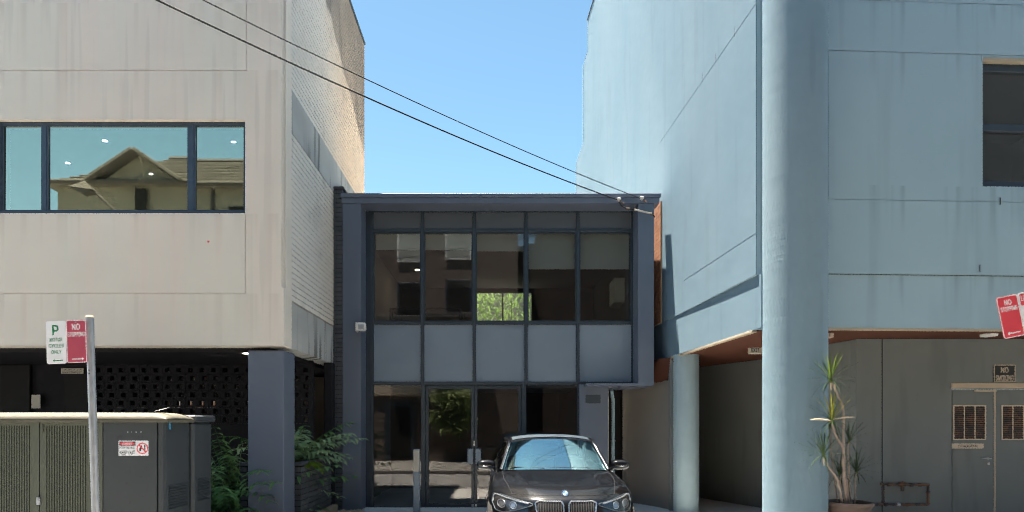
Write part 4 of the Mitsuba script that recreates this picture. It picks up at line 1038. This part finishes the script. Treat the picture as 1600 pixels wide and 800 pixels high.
rows = [
    row([0, .22, .38, .48, .60, .70, .77, .80, .82, .83, .82], [.10, .11, .14, .20, .28, .38, .48, .54, .60, .63, .66], [.2] * 11),
    row([0, .22, .38, .48, .60, .70, .785, .82, .84, .85, .84], [0, .01, .035, .085, .17, .27, .40, .50, .57, .61, .65], [.40, .40, .40, .40, .40, .40, .40, .38, .35, .3, .22]),
    row([0, .22, .38, .48, .60, .70, .785, .835, .855, .865, .845], [.035, .045, .075, .13, .215, .315, .44, .55, .62, .65, .67], [.58, .58, .58, .58, .58, .58, .57, .545, .47, .36, .22]),
    row([0, .22, .38, .48, .60, .70, .785, .84, .865, .875, .85], [.085, .10, .14, .195, .285, .38, .50, .60, .66, .68, .70], [.715, .715, .715, .715, .715, .715, .69, .63, .52, .38, .22]),
    row([0, .22, .38, .48, .60, .70, .785, .845, .87, .88, .85], [.16, .175, .22, .28, .375, .465, .57, .64, .69, .71, .72], [.772, .772, .772, .77, .766, .76, .735, .67, .545, .385, .22]),
    row([0, .23, .40, .50, .63, .72, .80, .855, .88, .888, .855], [.345, .355, .385, .43, .50, .56, .61, .65, .695, .715, .73], [.846, .848, .849, .838, .822, .804, .768, .69, .555, .39, .22]),
    row([0, .24, .41, .515, .65, .74, .815, .865, .89, .895, .86], [.60, .60, .605, .61, .63, .66, .68, .69, .71, .73, .75], [.884, .887, .890, .877, .858, .836, .795, .71, .565, .40, .22]),
    row([0, .25, .44, .545, .69, .77, .838, .882, .902, .906, .87], [.95] * 11, [.928, .932, .936, .924, .905, .885, .845, .745, .60, .40, .22]),
    row([0, .25, .46, .57, .70, .78, .838, .877, .896, .898, .87], [1.25, 1.26, 1.29, 1.34, 1.42, 1.42, 1.43, 1.43, 1.43, 1.43, 1.43], [.985, .986, .985, .975, .960, .935, .89, .79, .60, .40, .22])]
hood_net = np.array([r_[:5] for r_ in rows[4:]])
hq = net(hood_net, 40, 33)
fl = np.array(rows)
sideq_front = net(fl, 81, 61)
# hood = rows 4..7, columns 0..4 of the same net
nu, nv = sideq_front.shape[:2]
uu = np.linspace(0, 8, nu); vv_ = np.linspace(0, 10, nv)
hood_g = sideq_front[uu >= 4 - 1e-6][:, vv_ <= 4 + 1e-6]
front_g = sideq_front[uu <= 4 + .11]
fend_g = sideq_front[uu >= 4 - 1e-6][:, vv_ >= 4 - 1e-6]


def arch(c): return ~((np.hypot(c[..., 1] - .80, c[..., 2] - .32) < .355) & (np.abs(c[..., 0]) > .6) & (c[..., 2] < .7))


hood = both(hood_g); put(A + '__hood', oncar(hood), 'mat_car_paint', smooth=50)
put(A + '__front_bumper', oncar(both(front_g, arch)), 'mat_car_paint', smooth=50)
fm = both(fend_g, arch)
back_rows = [rows[-1][5:],
    row([.78, .845, .880, .897, .898, .87], 2.2, [.955, .92, .80, .60, .40, .22]),
    row([.775, .85, .885, .90, .90, .87], 3.2, [.985, .945, .81, .61, .41, .23]),
    row([.755, .835, .885, .905, .90, .86], 3.75, [1.005, .955, .82, .62, .42, .25]),
    row([.72, .80, .85, .87, .865, .84], 4.35, [.985, .93, .80, .62, .43, .28])]
bq = net(np.array(back_rows), 60, 31)


def arch2(c): return ~((np.hypot(c[..., 1] - 3.61, c[..., 2] - .32) < .355) & (c[..., 2] < .72))


bm = both(bq, arch2)
deck = [np.vstack([row([0, .3, .55], [3.95, 3.93, 3.88], [1.04, 1.035, 1.02]), [[.72, 3.80, 1.005]]]), np.vstack([row([0, .3, .55], 4.3, [1.03, 1.025, 1.01]), [[.715, 4.30, .985]]]),
        np.vstack([row([0, .3, .55], 4.50, [1.02, 1.015, 1.0]), [[.715, 4.36, .975]]]), np.vstack([row([0, .3, .55], 4.58, [.80, .80, .80]), [[.80, 4.40, .80]]]), np.vstack([row([0, .3, .55], 4.63, [.5, .5, .5]), [[.86, 4.42, .5]]]), np.vstack([row([0, .3, .55], 4.58, [.28, .28, .28]), [[.84, 4.40, .28]]])]
put(A + '__body', oncar(trimesh.util.concatenate([fm, bm, both(net(np.array(deck), 40, 20))])), 'mat_car_paint', smooth=50)
# greenhouse
wb = np.array([[0, 1.27, .992], [.3, 1.28, .99], [.55, 1.35, .982], [.715, 1.47, .962]])
wt = np.array([[0, 1.89, 1.375], [.25, 1.895, 1.370], [.45, 1.93, 1.350], [.565, 2.00, 1.320]])
wm = (wb + wt) / 2 + np.array([0, -.006, .008])
ws = net(np.array([wb, wm, wt]), 16, 16)
put(A + '__windscreen', oncar(both(ws)), 'mat_glass_car', smooth=True)
roof = [np.vstack([wt, [[.60, 2.04, 1.305]]]),
        np.vstack([row([0, .25, .46], 2.35, [1.425, 1.42, 1.40]), [[.585, 2.35, 1.375], [.635, 2.35, 1.335]]]),
        np.vstack([row([0, .25, .46], 2.9, [1.43, 1.425, 1.405]), [[.59, 2.9, 1.38], [.64, 2.9, 1.34]]]),
        np.vstack([row([0, .25, .45], 3.42, [1.385, 1.38, 1.365]), [[.575, 3.42, 1.34], [.62, 3.42, 1.305]]])]
put(A + '__roof', oncar(both(net(np.array(roof), 30, 26))), 'mat_car_paint', smooth=50)
sr = net(np.array(roof), 60, 26)
srs = sr[6:24, :18].copy(); srs[..., 2] += .006; srs = srs[(srs[:, 0, 1] > 1.99)]
put(A + '__sunroof', oncar(both(srs)), 'mat_frame_dark', smooth=50)
rb_ = [np.vstack([row([0, .25, .45], 3.42, [1.385, 1.38, 1.365]), [[.575, 3.42, 1.34]]]), np.vstack([row([0, .3, .55], [3.95, 3.93, 3.88], [1.04, 1.035, 1.02]), [[.68, 3.80, 1.01]]])]
put(A + '__rear_window', oncar(both(net(np.array(rb_), 8, 16))), 'mat_glass_car', smooth=True)
rail = np.array([[.722, 1.46, .965], [.650, 1.76, 1.165], [.595, 2.03, 1.322], [.632, 2.40, 1.345], [.638, 2.9, 1.345], [.618, 3.40, 1.31], [.66, 3.65, 1.17], [.715, 3.88, 1.02]])
rs = PchipInterpolator(np.arange(8), rail)(np.linspace(0, 7, 50))
for s in (1, -1):
    w = rs * [s, 1, 1]
    put(A + '__pillar', oncar(tube(w, np.interp(np.linspace(0, 7, 50), [0, 2, 5, 7], [.026, .030, .040, .060]), 12)), 'mat_car_paint', smooth=60)
    edge = w[:16] + [-.012 * s, -.025, .014]
    put(A + '__pillar_trim', oncar(tube(edge, .006, 8)), 'mat_chrome', smooth=60)
    belt = np.array([[.775 * s, y, np.interp(y, [1.5, 2.2, 3.2, 3.75], [.945, .962, .992, 1.01])] for y in np.linspace(1.52, 3.80, 50)])
    gl = np.stack([belt, w], 0)
    m = grid_mesh(gl, s < 0)
    put(A + '__side_window', oncar(m), 'mat_glass_smoked')
    put(A + '__window_trim', oncar(tube(belt + [.006 * s, 0, 0], .007, 8)), 'mat_chrome', smooth=60)
    # door mirror
    mc = np.array([.925 * s, 1.72, 1.025])
    mir = trimesh.creation.icosphere(subdivisions=3); v = mir.vertices.copy()
    v = np.sign(v) * np.abs(v) ** .75
    mir.vertices = v * [.125, .08, .068] * np.array([1, 1, 1]) + v[:, :1] * np.array([0, 0, .0]) + mc
    up = mir.copy(); up.update_faces(mir.triangles_center[:, 2] > mc[2] - .012); up.remove_unreferenced_vertices()
    lo = mir.copy(); lo.update_faces(mir.triangles_center[:, 2] <= mc[2] - .012); lo.remove_unreferenced_vertices()
    km = put(A + '__mirror', oncar(up), 'mat_car_paint', smooth=True)
    put(km + '__lower_shell', oncar(lo), 'mat_frame_dark', smooth=True)
    put(km + '__indicator', oncar(tube([mc + [-.08 * s, -.064, -.016], mc + [.03 * s, -.082, -.016], mc + [.105 * s, -.03, -.014]], .006, 8)), 'mat_chrome', smooth=60)
    put(km + '__arm', oncar(tube([mc + [-.09 * s, .01, -.04], [.80 * s, 1.75, .955]], [.022, .03], 10)), 'mat_car_paint', smooth=60)
    for yc in (.80, 3.61):
        t = tube([[.70 * s, yc, .32], [.72 * s, yc, .32], [.88 * s, yc, .32], [.895 * s, yc, .32]], [.29, .32, .32, .29], 40)
        kw = put(A + '__wheel', oncar(t), 'mat_rubber', smooth=40)
        put(kw + '__rim', oncar(tube([[.88 * s, yc, .32], [.898 * s, yc, .32]], [.225, .215], 32)), 'mat_steel', smooth=30)
# hood seam and crease lines
sm = sideq_front[uu >= 4 - 1e-6][:, np.argmin(np.abs(vv_ - 4))]
front_edge = sideq_front[np.argmin(np.abs(uu - 4)), :25]
for s in (1, -1):
    put(A + '__hood_seam', oncar(tube(np.vstack([front_edge * [s, 1, 1], sm[1:] * [s, 1, 1]])[:, :], .0042, 6)), 'mat_black', smooth=60)
put(A + '__cowl', oncar(both(net(np.array([wb + [0, -.035, .0], wb + [0, .03, -.012]]), 4, 20))), 'mat_black', smooth=50)
for i, (xa, xb) in enumerate(((.45, -.18), (-.15, -.62))):
    t = np.linspace(0, 1, 14)[:, None]
    p = np.hstack([xa + (xb - xa) * t, 1.285 + .25 * np.abs(xa + (xb - xa) * t) ** 2 + .03 * t, 1.006 + .012 * t])
    put(A + '__wiper', oncar(tube(p, [.006] * 14, 6)), 'mat_black')
# nose fittings, laid on the bumper surface
nose = np.vstack([front_g.reshape(-1, 3), front_g.reshape(-1, 3) * [-1, 1, 1], hood_g[:4].reshape(-1, 3), hood_g[:4].reshape(-1, 3) * [-1, 1, 1]])
nose = nose[(nose[:, 2] > .3) & (nose[:, 1] < .75)]
surf = LinearNDInterpolator(nose[:, [0, 2]] + rng.normal(0, 1e-6, (len(nose), 2)), nose[:, 1])


def lay(xz_, off): 
    xz_ = np.atleast_2d(xz_); s = surf(xz_); s = np.where(np.isnan(s), np.nanmax(s), s)
    return np.column_stack([xz_[:, 0], s + off, xz_[:, 1]])


def patch(poly, off, step=.02):
    """The polygon's area as a mesh lying on the nose, moved by off along the car."""
    m = prism(poly, .001); v2, f2 = trimesh.creation.triangulate_polygon(poly, engine='earcut')
    t = trimesh.Trimesh(np.column_stack([v2, np.zeros(len(v2))]), f2, process=False)
    v3, f3 = trimesh.remesh.subdivide_to_size(t.vertices, t.faces, step)
    return trimesh.Trimesh(lay(v3[:, :2], off), f3, process=True)


def outline(pts, n=80, closed=True):
    q = Polygon(pts).buffer(-.012).buffer(.012, 6).exterior if closed else None
    return np.array([q.interpolate(d, normalized=True).coords[0] for d in np.linspace(0, 1, n + 1)[:-1]])


kid = [(.030, .50), (.032, .690), (.055, .718), (.30, .722), (.345, .700), (.335, .62), (.29, .52), (.26, .50)]
lampo = [(.345, .672), (.42, .650), (.56, .600), (.70, .565), (.79, .575), (.835, .66), (.825, .745), (.79, .762), (.66, .742), (.52, .712), (.40, .690)]
for s in (1, -1):
    o = outline([(x * s, z) for x, z in kid]); po = Polygon(o)
    kk = put(A + '__grille', oncar(patch(po, -.012)), 'mat_black')
    put(kk + '__frame', oncar(tube(lay(o, -.020), .0085, 8, closed=True)), 'mat_chrome', smooth=60)
    for q in range(10):
        x = (.055 + q * .0285) * s
        zb_ = np.interp(abs(x), [.03, .26, .30, .345], [.505, .505, .535, .66]); zt_ = np.interp(abs(x), [.03, .055, .30, .345], [.695, .714, .716, .698])
        zz = np.linspace(zb_, zt_, 6)
        put(kk + '__slat', oncar(tube(lay(np.column_stack([np.full(6, x), zz]), -.019), .0055, 6)), 'mat_slat', smooth=60)
    o = outline([(x * s, z) for x, z in lampo], 90); po = Polygon(o)
    kl = put(A + '__headlight', oncar(patch(po, -.004)), 'mat_dash')
    put(kl + '__bezel', oncar(tube(lay(o, -.010), .006, 8, closed=True)), 'mat_frame_dark', smooth=60)
    brow = np.array([(x * s, z) for x, z in ((.42, .684), (.52, .700), (.66, .727), (.78, .746), (.812, .735), (.820, .67))])
    put(kl + '__brow', oncar(tube(lay(PchipInterpolator(np.arange(6), brow)(np.linspace(0, 5, 26)), -.016), .009, 8)), 'mat_lamp_ring', smooth=60)
    for cx_, cz_, rr_ in ((.725, .660, .044), (.590, .655, .036)):
        a = np.linspace(0, 2 * np.pi, 37)[:-1]
        c = np.column_stack([cx_ * s + rr_ * np.cos(a), cz_ + rr_ * np.sin(a)])
        put(kl + '__ring', oncar(tube(lay(c, -.020), .0055, 8, closed=True)), 'mat_lamp_ring', smooth=60)
        put(kl + '__lens', oncar(patch(Polygon(np.column_stack([cx_ * s + rr_ * .72 * np.cos(a), cz_ + rr_ * .72 * np.sin(a)])), -.012)), 'mat_steel', smooth=True)
    put(kl + '__cover', oncar(patch(po.buffer(-.003), -.030)), 'mat_glass_lamp', smooth=True)
a = np.linspace(0, 2 * np.pi, 37)[:-1]
bc = np.array([0, .172, .797]) + CAR
bn = [rot(cyl(0, 0, -.004, .004, .042, 36), [1, 0, 0], 62).apply_translation(bc)]
put(A + '__badge', bn, 'mat_chrome', smooth=30)
put(A + '__badge__ring', rot(tube(np.column_stack([.036 * np.cos(a), .036 * np.sin(a), np.full(36, .0045)]), .004, 6, closed=True), [1, 0, 0], 62).apply_translation(bc), 'mat_print_black', smooth=60)
for q in range(4):
    aa = np.linspace(q * np.pi / 2, (q + 1) * np.pi / 2, 9)
    w = xy(Polygon([(0, 0)] + [(.027 * math.cos(t), .027 * math.sin(t)) for t in aa]), .004, .0058)
    put(A + '__badge__quadrant', rot(w, [1, 0, 0], 62).apply_translation(bc), 'mat_badge_blue' if q % 2 else 'mat_sign_white')
put(A + '__intake', oncar(patch(Polygon([(-.5, .24), (.5, .24), (.44, .38), (-.44, .38)]), -.006)), 'mat_black')
# cabin
put(A + '__dashboard', oncar(bx(-.70, .70, 1.50, 1.95, .70, .955, .05)), 'mat_dash')
put(A + '__cabin_floor', oncar(bx(-.72, .72, 1.3, 3.9, .25, .32)), 'mat_dash')
for x in (-.36, .36):
    kk = put(A + '__seat', [oncar(bx(x - .24, x + .24, 2.25, 2.75, .45, .58, .05)), oncar(rot(bx(x - .24, x + .24, 2.70, 2.85, .55, 1.10, .06), [1, 0, 0], -12, (x, 2.75, .6)))], 'mat_seat')
    put(kk + '__headrest', oncar(bx(x - .13, x + .13, 2.82, 2.92, 1.10, 1.26, .045)), 'mat_seat')
put(A + '__rear_bench', oncar(bx(-.62, .62, 3.35, 3.6, .5, 1.05, .06)), 'mat_seat')
sw = tube(np.column_stack([.185 * np.cos(a), .185 * np.sin(a), 0 * a]), .017, 8, closed=True)
sp = [tube([[0, 0, -.03], [.18 * math.cos(t), .18 * math.sin(t), 0]], .016, 6) for t in (math.pi * .05, math.pi * .95, -math.pi / 2)]
put(A + '__steering_wheel', oncar(rot(trimesh.util.concatenate([sw] + sp), [1, 0, 0], 68).apply_translation([-.36, 1.98, .95])), 'mat_seat', smooth=50)
put(A + '__interior_mirror', oncar(bx(-.11, .11, 1.90, 1.93, 1.265, 1.325, .02)), 'mat_black')
label(A, 'dark brownish grey sedan parked nose out before the glass doors', 'car')
label(A + '__badge', 'round badge with blue and white quarters')

# ================================================================ foliage behind the office
rb2 = np.random.default_rng(11)
for i in range(8):
    x0 = -1.3 + i * .42; y0 = 20.0 + rb2.uniform(-.4, .8)
    kk = numbered('bamboo')
    h = 6.6 + rb2.uniform(-.5, .6)
    stem = np.array([[x0, y0, 0], [x0 + .05, y0, 2.5], [x0 + .1, y0 - .15, 4.6], [x0 + .1, y0 - .5, h]])
    scene[kk] = mikit.ply(tube(stem, [.03, .026, .018, .006], 8), 'mat_leaf_bamboo', smooth=50)
    vs, fs, n0 = [], [], 0
    for j in range(260):
        z = rb2.uniform(3.6, h); px_ = np.array([np.interp(z, stem[:, 2], stem[:, k]) for k in range(2)])
        base = np.array([px_[0] + rb2.normal(0, .28), px_[1] + rb2.normal(0, .3), z])
        v, f = blade(rb2.uniform(.028, .05), rb2.uniform(.22, .42), rb2.uniform(.2, .7), 3)
        az = rb2.uniform(0, 6.28); el_ = rb2.uniform(-.7, .6)
        ax = np.array([math.cos(az) * math.cos(el_), math.sin(az) * math.cos(el_), math.sin(el_)]); b = np.array([-math.sin(az), math.cos(az), 0]); c = np.cross(ax, b)
        vs.append(base + v[:, :1] * ax + v[:, 1:2] * b + v[:, 2:] * c); fs.append(f + n0); n0 += len(v)
    put(kk + '__foliage', trimesh.Trimesh(np.vstack(vs), np.vstack(fs), process=False), 'mat_leaf_bamboo'); label(kk + '__foliage', kind='stuff')
    label(kk, 'sunlit leafy bamboo seen through the third upper office window', 'plant', 'bamboo behind the office')
put('rear_boundary_wall', bx(-12, 12, 24.0, 24.2, 0, 7.0), 'mat_olive_render'); label('rear_boundary_wall', 'olive wall behind the bamboo', 'wall')

# ================================================================ across the lane, seen mirrored in the glass
E = 'gabled_house'
EYF = -1.2
hx0, hx1 = -13.3, -6.7
put(E + '__wall', [bx(hx0, hx1, EYF - 8, EYF, 0, 8.9)], 'mat_olive_render')
gab = Polygon([(-12.0, 8.9), (-9.45, 8.9), (-10.75, 9.75)])
put(E + '__gable', xz(gab, EYF - .3, EYF + .12), 'mat_olive_render')
for s in (-1, 1):
    L_ = 1.66
    m = bx(0, L_, EYF - 3.4, EYF + .55, 0, .09, .01); m = rot(m, [0, 1, 0], -33.5)
    if s > 0: m.apply_transform(np.diag([-1, 1, 1, 1])); m.invert()
    m.apply_translation([-10.75 - s * -1.39 if s > 0 else -10.75 - 1.39, 0, 8.86]); put(E + '__gable_roof', m, 'mat_tan_tile')
def slab(v): return trimesh.convex.convex_hull(np.array(v))
put(E + '__roof', slab([(hx0 - .3, EYF + .3, 8.85), (hx1 + .1, EYF + .3, 8.85), (hx0 - .3, EYF - 8, 8.85), (hx1 + .1, EYF - 8, 8.85), (hx0 + 1.6, EYF - 3.6, 11.15), (hx1 + .1, EYF - 3.6, 11.15)]), 'mat_tan_tile')
put(E + '__gutter', tube([[hx0 - .3, EYF + .34, 8.9], [hx1 + .1, EYF + .34, 8.9]], .06, 8), 'mat_dim')
put(E + '__window', bx(-10.75 - .12, -10.75 + .2, EYF + .121, EYF + .16, 7.9, 8.75), 'mat_black')
put(E + '__downpipe', tube([[-8.6, EYF + .06, 8.8], [-8.6, EYF + .06, 0.1]], .05, 8), 'mat_dim')
put(E + '__window', bx(-8.1, -7.2, EYF - .02, EYF + .04, 6.6, 8.3), 'mat_black')
put(E + '__ridge_cap', tube([[hx0 + 1.6, EYF - 3.6, 11.17], [hx1 + .1, EYF - 3.6, 11.17]], .11, 8), 'mat_dim')
for q in np.linspace(.06, .94, 14):
    put(E + '__tile_course', tube([[hx0 - .3 + 1.9 * q, EYF + .3 - 3.9 * q, 8.87 + 2.3 * q], [hx1 + .1, EYF + .3 - 3.9 * q, 8.87 + 2.3 * q]], .028, 6), 'mat_tan_tile')
label(E, 'olive house with tan tiled gable across the lane, mirrored in the blue window', 'house')
N = 'brown_house'
put(N + '__wall', bx(-6.6, .95, -9, EYF - .05, 0, 10.6), 'mat_brown_render')
for x in (-4.05, -2.0):
    for z0, z1, m in ((8.2, 9.5, 'mat_blind'), (6.0, 7.4, 'mat_black')):
        kk = put(N + '__window', bx(x, x + 1.05, EYF - .049, EYF + .01, z0, z1, .01), 'mat_white' if m == 'mat_blind' else 'mat_frame_dark')
        put(kk + '__pane', bx(x + .07, x + .98, EYF + .005, EYF + .014, z0 + .07, z1 - .07), m)
put(N + '__awning', bx(-4.8, -.6, EYF - .04, EYF + .7, 5.75, 5.95, .02), 'mat_dim')
kk = put(N + '__door', bx(-4.55, -3.3, EYF - .049, EYF + .02, .12, 2.5, .01), 'mat_frame_dark')
put(kk + '__leaf_panel', bx(-4.3, -3.5, EYF + .015, EYF + .03, .15, 2.3), 'mat_black')
put(N + '__lintel_band', bx(-5.4, -.8, EYF - .04, EYF + .05, 2.75, 3.25, .01), 'mat_print_tan')
label(N, 'brown house across the lane mirrored in the office windows', 'house')
Q = 'grey_house'
put(Q + '__wall', [bx(6.2, 11, -9, EYF - .1, 0, 10.4), bx(11, 26, -9, EYF - .12, 0, 13.5)], 'mat_house_grey')
put('added_dark_house', [bx(2.0, 6.19, -9, EYF - .1, 0, 10.8), bx(.97, 1.99, -9, -2.5, 0, 9.2)], 'mat_tree_shade'); label('added_dark_house', 'added dark house across the lane, tree shade put into its colour, mirrored in the office windows', 'house')  # unseen house added so the office panes mirror something dark
for x in (6.8, 8.9, 12.0, 14.5):
    for z0, z1 in ((1.0, 2.4), (4.3, 5.8), (7.3, 8.8)):
        kk = put(Q + '__window', bx(x, x + 1.1, EYF - .099, EYF - .05, z0, z1, .01), 'mat_frame_dark')
        put(kk + '__pane', bx(x + .07, x + 1.03, EYF - .055, EYF - .046, z0 + .07, z1 - .07), 'mat_black')
label(Q, 'grey house across the lane mirrored in the right hand windows', 'house')


def round_tree(key, x, y, z0, h, rx, rz_, n, seed, lab):
    r_ = np.random.default_rng(seed); key = numbered(key)
    limbs = [tube([[x, y, 0], [x + .05, y, z0 * .5], [x, y + .03, z0 + rz_]], [.11, .09, .03], 8)]
    cl = r_.normal(0, 1, (26, 3)); cl /= np.linalg.norm(cl, axis=1, keepdims=True); cl *= r_.uniform(.4, 1, (26, 1)) ** .5
    cl = cl * [rx * .8, rx * .8, rz_ * .85] + [x, y, z0 + rz_]
    for q in cl[::2]: limbs.append(tube([[x, y, z0 * .8], (np.array([x, y, z0 + rz_ * .6]) + q) / 2, q], [.04, .025, .008], 5))
    scene[key] = mikit.ply(trimesh.util.concatenate(limbs), 'mat_bark')
    vs, fs, n0 = [], [], 0
    for j in range(n):
        base = cl[r_.integers(26)] + r_.normal(0, .15 * rx, 3)
        v, f = blade(r_.uniform(.10, .15), r_.uniform(.17, .27), .3, 2)
        az = r_.uniform(0, 6.28); el_ = r_.uniform(-.8, .5)
        ax = np.array([math.cos(az) * math.cos(el_), math.sin(az) * math.cos(el_), math.sin(el_)]); b = np.array([-math.sin(az), math.cos(az), 0]); c = np.cross(ax, b)
        vs.append(base + v[:, :1] * ax + v[:, 1:2] * b + v[:, 2:] * c); fs.append(f + n0); n0 += len(v)
    put(key + '__crown', trimesh.Trimesh(np.vstack(vs), np.vstack(fs), process=False), 'mat_leaf_tree')
    label(key, lab, 'tree')


round_tree('small_tree', -1.75, -.7, .9, 3, .95, 1.35, 1500, 21, 'small leafy tree across the lane mirrored in the left glass door')
round_tree('small_tree', 2.9, -4.5, 3.5, 9, 1.6, 2.6, 2600, 22, 'taller tree behind the far garden wall mirrored in the upper windows')
# street lamp mirrored in the left window
LX, LY = -10.6, 1.6
put('street_lamp', tube([[LX + 1.2, LY, 0], [LX + 1.2, LY, 6.6], [LX + .9, LY, 7.0], [LX + .1, LY, 7.75]], [.08, .06, .04, .035], 12), 'mat_dim', smooth=50)
put('street_lamp__lamp_head', slab([(LX - .45, LY - .12, 7.80), (LX - .45, LY + .12, 7.80), (LX + .2, LY - .16, 7.70), (LX + .2, LY + .16, 7.70), (LX - .1, LY, 7.98), (LX - .1, LY - .1, 7.6), (LX - .1, LY + .1, 7.6)]), 'mat_dim')
label('street_lamp', 'street lamp with an angled arm mirrored in the blue window', 'street lamp')
